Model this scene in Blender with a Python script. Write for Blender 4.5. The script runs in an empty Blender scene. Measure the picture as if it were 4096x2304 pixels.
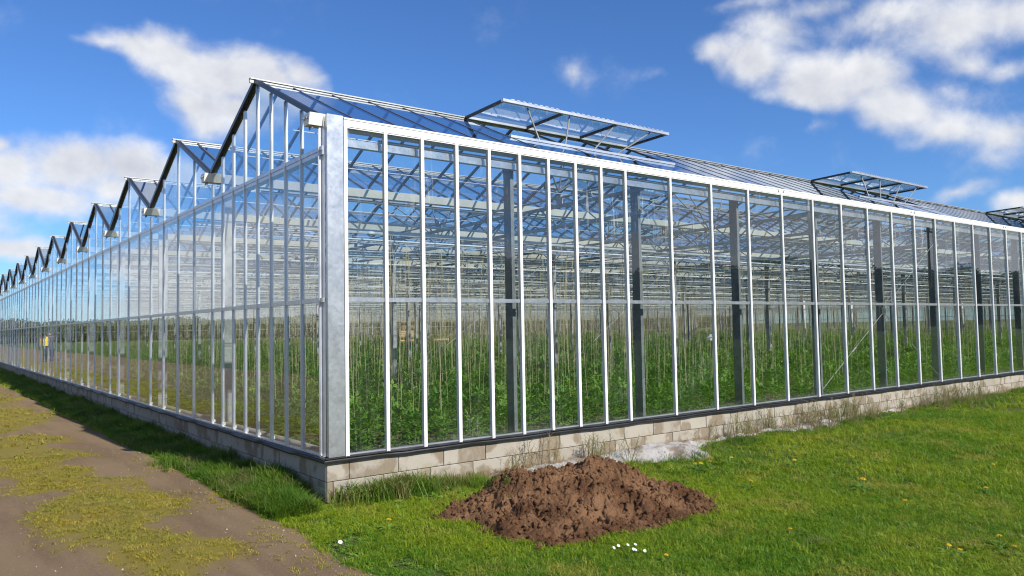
import bpy, math, random
import numpy as np
from mathutils import Matrix, Vector, Euler

random.seed(7); RNG = np.random.default_rng(7)
scene = bpy.context.scene
COL = scene.collection
R_ = math.radians

# ------------------------------------------------------------------ camera
CAM_POS = np.array([-2.8617, -6.4466, 1.5161])
C_R = np.array([0.79342907, -0.60839816, -0.01794422])
C_U = np.array([-0.0168064, -0.05136879, 0.99853833])
C_F = np.array([0.60843065, 0.79196776, 0.05098247])
cam_d = bpy.data.cameras.new('camera'); cam = bpy.data.objects.new('camera', cam_d); COL.objects.link(cam)
cam_d.sensor_width = 36.0; cam_d.lens = 27.109; cam_d.clip_start = 0.05; cam_d.clip_end = 6000
M = Matrix(((C_R[0], C_U[0], -C_F[0], CAM_POS[0]), (C_R[1], C_U[1], -C_F[1], CAM_POS[1]), (C_R[2], C_U[2], -C_F[2], CAM_POS[2]), (0, 0, 0, 1)))
cam.matrix_world = M
scene.camera = cam

# ------------------------------------------------------------------ sun and sky
LIGHT = np.array([-0.67, 4.95, -3.72]); LIGHT = LIGHT / np.linalg.norm(LIGHT)      # direction the sunlight travels
SUN_EL = math.asin(-LIGHT[2]); SUN_AZ = math.atan2(-LIGHT[0], -LIGHT[1])            # azimuth measured from +Y towards +X
sun_d = bpy.data.lights.new('sun', 'SUN'); sun = bpy.data.objects.new('sun', sun_d); COL.objects.link(sun)
sun_d.energy = 5.0; sun_d.angle = R_(0.53); sun_d.color = (1.0, 0.95, 0.87)
sun.rotation_euler = Vector(LIGHT).to_track_quat('-Z', 'Y').to_euler(); sun.location = (4, -20, 16)

scene.view_settings.view_transform = 'Standard'; scene.view_settings.look = 'None'
scene.view_settings.gamma = 1.0; scene.view_settings.exposure = 0.35; scene.view_settings.use_curve_mapping = False
cy = scene.cycles
cy.transparent_max_bounces = 48; cy.max_bounces = 10; cy.glossy_bounces = 5; cy.diffuse_bounces = 3; cy.transmission_bounces = 6
cy.use_denoising = True; cy.filter_width = 1.15; cy.sample_clamp_indirect = 6.0; cy.caustics_reflective = False; cy.caustics_refractive = False

world = bpy.data.worlds.new('World'); scene.world = world; world.use_nodes = True; world.cycles.sampling_method = 'MANUAL'; world.cycles.sample_map_resolution = 256
WN = world.node_tree; WN.nodes.clear()
def nd(t, typ, **kw):
    n = t.nodes.new(typ)
    for k, v in kw.items(): setattr(n, k, v)
    return n
def setin(t, n, key, v):
    s = n.inputs[key]
    if hasattr(v, 'is_linked') or isinstance(v, bpy.types.NodeSocket): t.links.new(v, s)
    else: s.default_value = v
def mth(t, op, a, b=None, c=None, clamp=False):
    n = nd(t, 'ShaderNodeMath', operation=op, use_clamp=clamp)
    setin(t, n, 0, a)
    if b is not None: setin(t, n, 1, b)
    if c is not None: setin(t, n, 2, c)
    return n.outputs[0]
def vmth(t, op, a, b=None):
    n = nd(t, 'ShaderNodeVectorMath', operation=op); setin(t, n, 0, a)
    if b is not None: setin(t, n, 1, b)
    return n.outputs[0]
def mix(t, f, a, b, blend='MIX'):
    n = nd(t, 'ShaderNodeMix', data_type='RGBA', blend_type=blend)
    setin(t, n, 0, f)
    for k, v in ((6, a), (7, b)):
        if isinstance(v, (tuple, list)): v = (*v, 1.0) if len(v) == 3 else v
        setin(t, n, k, v)
    return n.outputs[2]
def noise(t, vec, scale, detail=4.0, rough=0.55, dist=0.0, out='Fac'):
    n = nd(t, 'ShaderNodeTexNoise'); setin(t, n, 'Vector', vec)
    n.inputs['Scale'].default_value = scale; n.inputs['Detail'].default_value = detail
    n.inputs['Roughness'].default_value = rough; n.inputs['Distortion'].default_value = dist
    return n.outputs[out]
def ramp(t, v, a, b, lo=0.0, hi=1.0, smooth=True):
    n = nd(t, 'ShaderNodeMapRange', interpolation_type='SMOOTHSTEP' if smooth else 'LINEAR', clamp=True)
    setin(t, n, 0, v); n.inputs[1].default_value = a; n.inputs[2].default_value = b
    n.inputs[3].default_value = lo; n.inputs[4].default_value = hi
    return n.outputs[0]

def build_world():
    t = WN
    sky = nd(t, 'ShaderNodeTexSky', sky_type='NISHITA'); sky.sun_disc = False
    sky.sun_elevation = SUN_EL; sky.sun_rotation = SUN_AZ
    sky.altitude = 0; sky.air_density = 1.0; sky.dust_density = 0.25; sky.ozone_density = 3.5
    gen = nd(t, 'ShaderNodeTexCoord').outputs['Generated']
    def ray_dir(px, py):                # a direction of the sky from a point of the picture (2576 x 1449)
        d = C_F + C_R * (px * 1.59 - 2048) / 3084.4 - C_U * (py * 1.59 - 1152) / 3084.4
        return d / np.linalg.norm(d)
    blobs = []                          # direction, half-width, half-height (radians), tilt, weight
    for px, py, a, b, tilt, w in [
        (270, 108, 95, 30, -6, .80), (350, 125, 110, 48, -14, 1.0), (440, 165, 130, 72, -22, 1.05), (545, 205, 140, 92, -15, 1.1), (660, 200, 130, 85, -14, 1.05),
        (520, 275, 110, 68, -10, 1.0), (600, 290, 130, 62, -8, .95), (540, 315, 100, 45, -6, .9), (755, 190, 72, 62, 0, .92), (740, 255, 90, 60, 0, .9),
        (45, 430, 120, 85, 8, 1.0), (190, 425, 150, 80, 0, 1.05), (330, 420, 120, 72, -5, 1.0), (430, 440, 90, 62, -5, .95), (100, 500, 180, 50, 0, 1.0), (330, 485, 140, 48, 0, .95), (20, 370, 50, 40, 0, .85),
        (35, 615, 110, 42, 0, .92), (-120, 560, 150, 90, 0, 1.),
        (1810, 125, 95, 52, 0, .76), (1900, 160, 130, 78, -14, .96), (2040, 195, 150, 85, -10, 1.05), (2150, 195, 120, 75, -10, 1.0), (2040, 235, 160, 50, -14, 1.0),
        (2260, 270, 160, 62, -24, .92), (2390, 325, 130, 54, -18, .80), (2510, 345, 100, 50, -6, .72), (1960, 75, 130, 74, -22, .74),
        (2230, 55, 230, 66, -4, .72), (2420, 60, 190, 76, 0, .80), (2560, 40, 140, 66, 0, .84), (2440, 150, 95, 56, -24, .66), (2540, 175, 90, 44, -12, .60), (2050, 20, 180, 44, 0, .62), (1900, 0, 130, 34, 0, .56), (2400, 240, 120, 60, -20, .48), (2500, 390, 110, 60, 0, .42),
        (1443, 192, 66, 50, -10, .46), (2045, 325, 75, 34, 0, .36), (2415, 468, 80, 28, 2, .60), (2565, 505, 60, 36, 0, .75), (1655, 175, 80, 34, 0, .36),
    ]:
        blobs.append((ray_dir(px, py), a / 1940.0, b / 1940.0, tilt, w))
    B = None
    warp = noise(t, gen, 9.0, 3.0, 0.6, out='Color')
    wv = vmth(t, 'MULTIPLY', vmth(t, 'SUBTRACT', warp, (0.5, 0.5, 0.5)), (0.05, 0.05, 0.05))
    gw = vmth(t, 'ADD', gen, wv)
    for d, a, b, tilt, w in blobs:
        f = Vector(d); r = f.cross(Vector((0, 0, 1))).normalized(); u = r.cross(f)
        c, s = math.cos(R_(tilt)), math.sin(R_(tilt))
        r2 = r * c + u * s; u2 = -r * s + u * c
        m = Matrix((r2, u2, -f)).transposed()
        mp = nd(t, 'ShaderNodeMapping', vector_type='TEXTURE')
        mp.inputs['Location'].default_value = f; mp.inputs['Rotation'].default_value = m.to_euler(); mp.inputs['Scale'].default_value = (a * 1.25, b * 1.25, 0.8)
        t.links.new(gw, mp.inputs['Vector'])
        g = nd(t, 'ShaderNodeTexGradient', gradient_type='SPHERICAL'); t.links.new(mp.outputs[0], g.inputs[0])
        v = mth(t, 'MULTIPLY', g.outputs['Fac'], w)
        if B is None: B = v
        else:
            n = nd(t, 'ShaderNodeMath', operation='SMOOTH_MAX'); t.links.new(B, n.inputs[0]); t.links.new(v, n.inputs[1]); n.inputs[2].default_value = 0.18; B = n.outputs[0]
    # the same broken cumulus goes on all round the rest of the sky
    fx = nd(t, 'ShaderNodeVectorMath', operation='DOT_PRODUCT'); t.links.new(gen, fx.inputs[0]); fx.inputs[1].default_value = tuple(C_F)
    outside = ramp(t, fx.outputs['Value'], 0.80, 0.66)
    big = noise(t, vmth(t, 'MULTIPLY', gen, (1.0, 1.0, 2.2)), 3.1, 2.0, 0.5)
    gz = nd(t, 'ShaderNodeSeparateXYZ'); t.links.new(gen, gz.inputs[0])
    big = mth(t, 'ADD', big, ramp(t, gz.outputs[2], 0.45, 0.08, 0.0, 0.11))          # cumulus crowds together towards the horizon
    B = mth(t, 'MAXIMUM', B, mth(t, 'MULTIPLY', mth(t, 'MULTIPLY', ramp(t, big, 0.50, 0.72, smooth=False), 1.1), outside))
    st = vmth(t, 'MULTIPLY', gen, (1.0, 1.0, 1.12))
    n1 = noise(t, st, 11.0, 7.0, 0.60, 0.15)
    up = vmth(t, 'ADD', st, (0.004, -0.012, 0.030))
    n2 = noise(t, up, 11.0, 4.0, 0.58, 0.15)
    val = mth(t, 'ADD', mth(t, 'MULTIPLY', B, 1.5), mth(t, 'MULTIPLY', mth(t, 'MULTIPLY', mth(t, 'SUBTRACT', n1, 0.5), ramp(t, B, 0.0, 0.25, 0.5, 1.0)), 1.45))
    dens = ramp(t, val, 0.26, 1.20)
    shade = mth(t, 'ADD', mth(t, 'MULTIPLY', mth(t, 'SUBTRACT', n1, n2), 1.7), 0.70, clamp=True)
    thick = ramp(t, val, 0.7, 1.9)
    shade = mth(t, 'SUBTRACT', shade, mth(t, 'MULTIPLY', thick, 0.16), clamp=True)
    cc = mix(t, shade, (6.0, 6.3, 7.3), (10.6, 10.7, 10.9))
    skyc = mix(t, 1.0, sky.outputs[0], (0.72, 1.10, 1.62), 'MULTIPLY')
    col = mix(t, mth(t, 'MULTIPLY', dens, 0.96), skyc, cc)
    bg = nd(t, 'ShaderNodeBackground'); t.links.new(col, bg.inputs[0]); bg.inputs[1].default_value = 0.070
    out = nd(t, 'ShaderNodeOutputWorld'); t.links.new(bg.outputs[0], out.inputs[0])
build_world()

# ------------------------------------------------------------------ materials
MAT = {}
def new_mat(name):
    m = bpy.data.materials.new(name); m.use_nodes = True
    t = m.node_tree; t.nodes.clear(); o = nd(t, 'ShaderNodeOutputMaterial')
    MAT[name] = m
    return m, t, o
def princ(t, o, col, rough=0.5, metal=0.0, spec=0.5):
    b = nd(t, 'ShaderNodeBsdfPrincipled')
    setin(t, b, 'Base Color', (*col, 1) if isinstance(col, (tuple, list)) else col)
    setin(t, b, 'Roughness', rough); b.inputs['Metallic'].default_value = metal; b.inputs['Specular IOR Level'].default_value = spec
    t.links.new(b.outputs[0], o.inputs[0])
    return b
def bump(t, b, h, strength=0.3, dist=0.01):
    n = nd(t, 'ShaderNodeBump'); t.links.new(h, n.inputs['Height']); n.inputs['Strength'].default_value = strength; n.inputs['Distance'].default_value = dist
    t.links.new(n.outputs[0], b.inputs['Normal'])
def pos(t): return nd(t, 'ShaderNodeNewGeometry').outputs['Position']
def rnd(t): return nd(t, 'ShaderNodeObjectInfo').outputs['Random']

def simple(name, col, rough=0.5, metal=0.0, var=0.12, scale=6.0, spec=0.5):
    m, t, o = new_mat(name)
    n = noise(t, pos(t), scale, 5.0, 0.6)
    k = ramp(t, n, 0.3, 0.7, 1 - var, 1 + var * 0.6)
    c = mix(t, 1.0, col, nd_rgb(t, k), 'MULTIPLY')
    princ(t, o, c, mth(t, 'ADD', mth(t, 'MULTIPLY', n, 0.2), rough - 0.1), metal, spec)
    return m
def nd_rgb(t, v):
    n = nd(t, 'ShaderNodeCombineColor'); 
    for i in range(3): t.links.new(v, n.inputs[i])
    return n.outputs[0]
simple('white_coat', (0.80, 0.79, 0.77), 0.38, var=0.06)
simple('aluminium', (0.66, 0.67, 0.69), 0.42, 0.85, var=0.10, scale=3)
simple('ridge_metal', (0.42, 0.42, 0.41), 0.5, 0.5, var=0.12, scale=3)
simple('cream_steel', (0.83, 0.82, 0.75), 0.5, var=0.10, scale=4)
simple('black_seal', (0.018, 0.018, 0.020), 0.45, var=0.3)
simple('dark_bar', (0.022, 0.024, 0.03), 0.35, var=0.2)
simple('pipe_paint', (0.56, 0.63, 0.66), 0.45, var=0.12)
simple('bar_grey', (0.105, 0.11, 0.12), 0.5, 0.2, var=0.2, scale=5)
simple('steel_dull', (0.27, 0.275, 0.28), 0.55, 0.35, var=0.2, scale=5)
simple('column_steel', (0.15, 0.165, 0.172), 0.6, 0.15, var=0.25, scale=9)
simple('galvanised_dull', (0.31, 0.325, 0.335), 0.55, 0.3, var=0.28, scale=9)
simple('twine', (0.50, 0.44, 0.28), 0.9, var=0.25, scale=3, spec=0.1)
simple('wire', (0.50, 0.50, 0.48), 0.45, 0.6)
simple('wood', (0.55, 0.38, 0.20), 0.8, var=0.3, scale=5)
simple('concrete_pad', (0.42, 0.40, 0.36), 0.9, var=0.25, scale=12)
simple('white_plastic', (0.78, 0.78, 0.76), 0.5, var=0.08)
simple('red_plastic', (0.55, 0.03, 0.03), 0.4, var=0.1)
simple('pipe_grey', (0.20, 0.19, 0.18), 0.5, var=0.25)
simple('daisy_white', (0.80, 0.80, 0.78), 0.7, var=0.05)
simple('flower_yellow', (0.80, 0.50, 0.01), 0.7, var=0.15, scale=60)
simple('vest_yellow', (0.85, 0.62, 0.02), 0.7, var=0.1)
simple('hair_dark', (0.03, 0.02, 0.015), 0.7)
simple('pole_wood', (0.10, 0.075, 0.055), 0.9, var=0.3)

def galvanised():
    m, t, o = new_mat('galvanised')
    P = pos(t)
    v = nd(t, 'ShaderNodeTexVoronoi', feature='F1'); setin(t, v, 'Vector', P); v.inputs['Scale'].default_value = 34
    n = noise(t, P, 5.0, 5.0, 0.65, 0.8); n3 = noise(t, P, 40.0, 3.0, 0.6, 1.5)
    sp = nd(t, 'ShaderNodeSeparateColor'); t.links.new(v.outputs['Color'], sp.inputs[0])
    k = mth(t, 'ADD', mth(t, 'MULTIPLY', sp.outputs[0], 0.22), mth(t, 'MULTIPLY', n, 0.50))
    sc = ramp(t, n3, 0.62, 0.74)
    k = mth(t, 'ADD', k, mth(t, 'MULTIPLY', sc, 0.38))
    c = mix(t, k, (0.36, 0.375, 0.385), (0.80, 0.82, 0.84))
    b = princ(t, o, c, mth(t, 'ADD', 0.24, mth(t, 'MULTIPLY', n, 0.20)), 0.80)
    bump(t, b, n3, 0.05, 0.004)
galvanised()

def concrete():
    m, t, o = new_mat('concrete_block')
    P = pos(t); rn = rnd(t)
    n = noise(t, P, 3.2, 5.0, 0.6); fine = noise(t, P, 150.0, 3.0, 0.7); med = noise(t, P, 26.0, 4.0, 0.6)
    base = mix(t, rn, (0.315, 0.285, 0.235), (0.380, 0.345, 0.290))
    off = nd(t, 'ShaderNodeCombineXYZ'); t.links.new(mth(t, 'MULTIPLY', rn, 37.0), off.inputs[0])
    st = noise(t, vmth(t, 'ADD', vmth(t, 'MULTIPLY', P, (3.4, 3.4, 2.6)), off.outputs[0]), 1.0, 4.0, 0.55, 0.4)
    zz = nd(t, 'ShaderNodeSeparateXYZ'); t.links.new(P, zz.inputs[0])
    low = ramp(t, zz.outputs['Z'], 0.24, 0.0, 0.0, 0.07)              # rising damp soaks the lower course more
    damp = ramp(t, mth(t, 'ADD', st, low), 0.50, 0.60)
    c = mix(t, mth(t, 'MULTIPLY', damp, 0.80), base, (0.195, 0.150, 0.100))
    c = mix(t, ramp(t, n, 0.52, 0.72, 0.0, 0.45), c, (0.27, 0.225, 0.12))
    c = mix(t, ramp(t, fine, 0.60, 0.72, 0.0, 0.5), c, (0.50, 0.47, 0.41))
    c = mix(t, ramp(t, fine, 0.40, 0.28, 0.0, 0.55), c, (0.20, 0.17, 0.14))
    c = mix(t, ramp(t, med, 0.36, 0.26, 0.0, 0.35), c, (0.27, 0.23, 0.19))
    spl = mth(t, 'ADD', ramp(t, zz.outputs['Z'], 0.15, 0.0), mth(t, 'MULTIPLY', mth(t, 'SUBTRACT', med, 0.5), 1.6))
    c = mix(t, ramp(t, spl, 0.40, 0.85, 0.0, 0.8), c, (0.150, 0.105, 0.062))
    c = mix(t, ramp(t, noise(t, P, 9.0, 4.0, 0.65), 0.62, 0.74, 0.0, 0.5), c, (0.13, 0.13, 0.075))
    b = princ(t, o, c, 0.93, 0, 0.15)
    bump(t, b, mth(t, 'ADD', fine, mth(t, 'MULTIPLY', med, 0.8)), 0.55, 0.006)
concrete()
simple('mortar', (0.07, 0.06, 0.05), 0.95, var=0.3, scale=20, spec=0.1)

def glass(name, f0, dirt):
    m, t, o = new_mat(name)
    P = pos(t)
    lw = nd(t, 'ShaderNodeLayerWeight'); lw.inputs['Blend'].default_value = 0.5                     # facing = 1 - |cos|, the same from both sides
    fr = mth(t, 'ADD', mth(t, 'MULTIPLY', mth(t, 'POWER', lw.outputs['Facing'], 5.0), 1.0 - f0), f0)
    if dirt is None: fr = mth(t, 'DIVIDE', mth(t, 'MULTIPLY', fr, 2.0), mth(t, 'ADD', fr, 1.0))    # one sheet reflects from both its faces
    tr = nd(t, 'ShaderNodeBsdfTransparent'); tr.inputs[0].default_value = (0.965, 0.982, 0.978, 1) if dirt is not None else (0.93, 0.962, 0.955, 1)
    gl = nd(t, 'ShaderNodeBsdfGlossy'); gl.inputs['Roughness'].default_value = 0.0; gl.inputs[0].default_value = (0.96, 0.97, 1.0, 1) if dirt is not None else (0.84, 0.91, 1.0, 1)
    mx = nd(t, 'ShaderNodeMixShader'); t.links.new(fr, mx.inputs[0]); t.links.new(tr.outputs[0], mx.inputs[1]); t.links.new(gl.outputs[0], mx.inputs[2])
    if dirt is None:
        t.links.new(mx.outputs[0], o.inputs[0]); return
    df = nd(t, 'ShaderNodeBsdfDiffuse'); df.inputs[0].default_value = (0.62, 0.64, 0.62, 1)
    streak = noise(t, vmth(t, 'MULTIPLY', P, (26, 26, 1.6)), 1.0, 3.0, 0.7, 0.6)     # run-off streaks
    patch = noise(t, P, 1.3, 2.0, 0.5); spots = noise(t, P, 34.0, 3.0, 0.7, 0.8)
    zz = nd(t, 'ShaderNodeSeparateXYZ'); t.links.new(P, zz.inputs[0])
    hi = ramp(t, zz.outputs['Z'], 2.2, 3.2, 0.25, 1.0)                                # run-off starts under the gutter
    a = mth(t, 'MULTIPLY', ramp(t, streak, 0.56, 0.76), ramp(t, patch, 0.48, 0.66))
    a = mth(t, 'MULTIPLY', mth(t, 'ADD', a, mth(t, 'MULTIPLY', ramp(t, spots, 0.64, 0.74), ramp(t, patch, 0.5, 0.62))), hi)
    rp = rnd(t); foot = mth(t, 'MULTIPLY', ramp(t, zz.outputs['Z'], 0.52, 0.42, 0.0, 0.08), ramp(t, spots, 0.40, 0.62))   # algae film above the sill
    a = mth(t, 'MULTIPLY', a, mth(t, 'ADD', 0.45, rp)); a = mth(t, 'ADD', a, mth(t, 'MULTIPLY', ramp(t, patch, 0.40, 0.66, 0.0, 0.014), rp))
    f = mth(t, 'ADD', mth(t, 'MULTIPLY', mth(t, 'ADD', a, foot), dirt), 0.001, clamp=True)
    m2 = nd(t, 'ShaderNodeMixShader'); t.links.new(f, m2.inputs[0]); t.links.new(mx.outputs[0], m2.inputs[1]); t.links.new(df.outputs[0], m2.inputs[2])
    t.links.new(m2.outputs[0], o.inputs[0])
glass('glass_wall', 0.042, 0.46)       # panes with two faces
glass('glass_roof', 0.042, None)       # one sheet stands for both faces of a pane

def leafy(name, c1, c2, c3=None, rough=0.55, trans=0.35, patch=0.9):
    m, t, o = new_mat(name)
    P = pos(t)
    n = noise(t, P, patch, 3.0, 0.55); rn = rnd(t)
    c = mix(t, ramp(t, mth(t, 'ADD', mth(t, 'MULTIPLY', n, 1.0), mth(t, 'MULTIPLY', mth(t, 'SUBTRACT', rn, 0.5), 0.30)), 0.34, 0.66), c1, c2)
    if c3:
        n2 = noise(t, P, patch * 2.7, 3.0, 0.6)
        c = mix(t, ramp(t, mth(t, 'ADD', n2, mth(t, 'MULTIPLY', rn, 0.22)), 0.62, 0.84, 0.0, 0.85), c, c3)
    b = nd(t, 'ShaderNodeBsdfPrincipled'); t.links.new(c, b.inputs['Base Color']); b.inputs['Roughness'].default_value = rough; b.inputs['Specular IOR Level'].default_value = 0.3
    tl = nd(t, 'ShaderNodeBsdfTranslucent'); t.links.new(mix(t, 1.0, c, (1.25, 1.35, 0.6), 'MULTIPLY'), tl.inputs[0])
    mx = nd(t, 'ShaderNodeMixShader'); mx.inputs[0].default_value = trans
    t.links.new(b.outputs[0], mx.inputs[1]); t.links.new(tl.outputs[0], mx.inputs[2]); t.links.new(mx.outputs[0], o.inputs[0])
leafy('grass_blade', (0.100, 0.215, 0.008), (0.250, 0.320, 0.012), (0.340, 0.320, 0.050), patch=0.5)
leafy('rough_grass', (0.065, 0.150, 0.012), (0.135, 0.215, 0.020), (0.240, 0.210, 0.090))
leafy('weed_leaf', (0.095, 0.205, 0.020), (0.165, 0.265, 0.035), None, 0.5, 0.3, 2.0)
leafy('moss_blade', (0.300, 0.235, 0.026), (0.215, 0.215, 0.030), (0.36, 0.29, 0.06), 0.8, 0.2, 1.4)
leafy('dry_stem', (0.26, 0.21, 0.10), (0.15, 0.17, 0.05), None, 0.9, 0.1, 2.0)
leafy('tomato_leaf', (0.078, 0.190, 0.020), (0.130, 0.265, 0.030), (0.19, 0.31, 0.04), 0.5, 0.35, 1.2)
leafy('tree_leaf', (0.035, 0.060, 0.016), (0.055, 0.085, 0.022), None, 0.7, 0.2, 0.1)
simple('stem_green', (0.09, 0.15, 0.04), 0.6, var=0.2)

def ground_mats():
    m, t, o = new_mat('ground_grass')
    P = pos(t); n = noise(t, P, 0.9, 5.0, 0.6); f = noise(t, P, 60.0, 4.0, 0.7); big = noise(t, P, 0.05, 3.0, 0.5)
    c = mix(t, n, (0.060, 0.105, 0.014), (0.115, 0.145, 0.026))
    c = mix(t, ramp(t, f, 0.4, 0.7), c, (0.075, 0.060, 0.034))
    c = mix(t, ramp(t, big, 0.4, 0.6, 0.0, 0.6), c, (0.075, 0.12, 0.024))
    b = princ(t, o, c, 0.95, 0, 0.1); bump(t, b, f, 0.8, 0.03)
    m, t, o = new_mat('dirt')
    P = pos(t); n = noise(t, P, 1.1, 5.0, 0.6, 0.3); f = noise(t, P, 45.0, 6.0, 0.75); g = noise(t, P, 220.0, 3.0, 0.7); s = noise(t, vmth(t, 'MULTIPLY', P, (2.2, 0.35, 1)), 1.0, 4.0, 0.6)
    c = mix(t, n, (0.200, 0.136, 0.076), (0.305, 0.216, 0.126))
    c = mix(t, ramp(t, s, 0.42, 0.64, 0.0, 0.55), c, (0.150, 0.095, 0.058))
    c = mix(t, ramp(t, f, 0.50, 0.72, 0.0, 0.6), c, (0.36, 0.275, 0.175))
    ma = nd(t, 'ShaderNodeAttribute', attribute_name='moss'); mo = mth(t, 'ADD', ma.outputs['Fac'], mth(t, 'MULTIPLY', mth(t, 'SUBTRACT', f, 0.5), 1.3))
    c = mix(t, ramp(t, mo, 0.12, 0.62, 0.0, 0.88), c, (0.245, 0.200, 0.036))
    c = mix(t, ramp(t, g, 0.64, 0.74, 0.0, 0.6), c, (0.42, 0.35, 0.27))
    c = mix(t, ramp(t, g, 0.40, 0.30, 0.0, 0.6), c, (0.09, 0.062, 0.042))
    b = princ(t, o, c, 0.95, 0, 0.12); bump(t, b, mth(t, 'ADD', f, mth(t, 'MULTIPLY', g, 0.6)), 0.8, 0.02)
    m, t, o = new_mat('mound_soil')
    P = pos(t); n = noise(t, P, 4.0, 5.0, 0.6, 0.3); f = noise(t, P, 55.0, 6.0, 0.75); g = noise(t, P, 160.0, 3.0, 0.7)
    damp = noise(t, P, 1.9, 4.0, 0.6, 0.5)
    c = mix(t, ramp(t, mth(t, 'ADD', mth(t, 'MULTIPLY', n, 0.5), mth(t, 'MULTIPLY', damp, 0.6)), 0.42, 0.68), (0.105, 0.050, 0.025), (0.245, 0.134, 0.070))
    c = mix(t, ramp(t, f, 0.5, 0.75, 0.0, 0.6), c, (0.250, 0.150, 0.082))
    c = mix(t, ramp(t, g, 0.68, 0.75, 0.0, 0.7), c, (0.42, 0.30, 0.19))
    b = princ(t, o, c, 0.95, 0, 0.12); bump(t, b, mth(t, 'ADD', f, mth(t, 'MULTIPLY', g, 0.5)), 1.0, 0.022)
    m, t, o = new_mat('white_grit')
    P = pos(t); f = noise(t, P, 90.0, 4.0, 0.7); n = noise(t, P, 3.0, 4.0, 0.6)
    c = mix(t, f, (0.40, 0.37, 0.34), (0.74, 0.72, 0.69)); c = mix(t, ramp(t, n, 0.46, 0.62, 0.0, 0.85), c, (0.27, 0.20, 0.135))
    b = princ(t, o, c, 0.95, 0, 0.1); bump(t, b, f, 1.0, 0.03)
    m, t, o = new_mat('bed_soil')
    P = pos(t); f = noise(t, P, 30.0, 5.0, 0.7); n = noise(t, P, 0.8, 4.0, 0.6)
    c = mix(t, f, (0.14, 0.092, 0.056), (0.27, 0.19, 0.125)); c = mix(t, ramp(t, n, 0.40, 0.54, 0.0, 0.85), c, (0.100, 0.140, 0.030))
    b = princ(t, o, c, 0.95, 0, 0.1); bump(t, b, f, 1.0, 0.04)
    m, t, o = new_mat('pebble')
    c = mix(t, rnd(t), (0.22, 0.17, 0.125), (0.42, 0.36, 0.30)); princ(t, o, c, 0.85)
    m, t, o = new_mat('clothes')
    tc = nd(t, 'ShaderNodeTexCoord').outputs['Object']; z = nd(t, 'ShaderNodeSeparateXYZ'); t.links.new(tc, z.inputs[0])
    c = mix(t, ramp(t, z.outputs[2], 0.86, 0.90), (0.04, 0.05, 0.09), (0.025, 0.025, 0.03))
    c = mix(t, ramp(t, z.outputs[2], 1.44, 1.47), c, (0.50, 0.27, 0.19)); c = mix(t, ramp(t, z.outputs[2], 0.10, 0.07), c, (0.03, 0.025, 0.02))
    princ(t, o, c, 0.8)
ground_mats()

# ------------------------------------------------------------------ helpers
class MB:
    def __init__(s): s.v = []; s.f = []; s.mi = []; s.cur = 0
    def add(s, vs, fs):
        n = len(s.v); s.v.extend([tuple(map(float, p)) for p in vs]); s.f.extend([tuple(i + n for i in f) for f in fs]); s.mi.extend([s.cur] * len(fs)); return s
    def box(s, a, b):
        (x0, y0, z0), (x1, y1, z1) = a, b
        return s.add([(x0, y0, z0), (x1, y0, z0), (x1, y1, z0), (x0, y1, z0), (x0, y0, z1), (x1, y0, z1), (x1, y1, z1), (x0, y1, z1)],
                     [(0, 3, 2, 1), (4, 5, 6, 7), (0, 1, 5, 4), (1, 2, 6, 5), (2, 3, 7, 6), (3, 0, 4, 7)])
    def bar(s, a, b, w, h=None, up=(0, 0, 1)):
        h = h or w; a = np.array(a, float); b = np.array(b, float); d = b - a; d /= np.linalg.norm(d)
        u = np.array(up, float); sd = np.cross(d, u)
        if np.linalg.norm(sd) < 1e-4: sd = np.cross(d, (1, 0, 0))
        sd /= np.linalg.norm(sd); u = np.cross(sd, d); sd *= w / 2; u *= h / 2
        vs = [a - sd - u, a + sd - u, a + sd + u, a - sd + u, b - sd - u, b + sd - u, b + sd + u, b - sd + u]
        return s.add(vs, [(0, 1, 2, 3), (7, 6, 5, 4), (0, 4, 5, 1), (1, 5, 6, 2), (2, 6, 7, 3), (3, 7, 4, 0)])
    def tube(s, pts, r, n=8, cap=True):
        pts = [np.array(p, float) for p in pts]; N = len(pts); vs = []
        rs = r if isinstance(r, (list, tuple)) else [r] * N
        for i, p in enumerate(pts):
            d = pts[min(i + 1, N - 1)] - pts[max(i - 1, 0)]; d /= np.linalg.norm(d)
            a = np.cross(d, (0, 0, 1) if abs(d[2]) < 0.9 else (1, 0, 0)); a /= np.linalg.norm(a); b = np.cross(d, a)
            for k in range(n): vs.append(p + rs[i] * (math.cos(2 * math.pi * k / n) * a + math.sin(2 * math.pi * k / n) * b))
        fs = [(i * n + k, i * n + (k + 1) % n, (i + 1) * n + (k + 1) % n, (i + 1) * n + k) for i in range(N - 1) for k in range(n)]
        if cap: fs += [tuple(range(n))[::-1], tuple(range((N - 1) * n, N * n))]
        return s.add(vs, fs)
    def prism(s, poly, axis, a, b):
        n = len(poly)
        def P(q, v):
            return {0: (v, q[0], q[1]), 1: (q[0], v, q[1]), 2: (q[0], q[1], v)}[axis]
        vs = [P(q, a) for q in poly] + [P(q, b) for q in poly]
        return s.add(vs, [tuple(range(n)), tuple(range(2 * n - 1, n - 1, -1))] + [(i, i + n, (i + 1) % n + n, (i + 1) % n) for i in range(n)])
    def mesh(s, name, mats, smooth=False):
        me = bpy.data.meshes.new(name); me.from_pydata(s.v, [], s.f)
        for m in (mats if isinstance(mats, (list, tuple)) else [mats]): me.materials.append(MAT[m])
        if any(s.mi): me.polygons.foreach_set('material_index', s.mi)
        if smooth: me.polygons.foreach_set('use_smooth', [True] * len(me.polygons))
        me.update(); return me
    def build(s, name, mats, parent=None, smooth=False, loc=None, **props):
        return obj(name, s.mesh(name, mats, smooth), parent, loc, **props)
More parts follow.
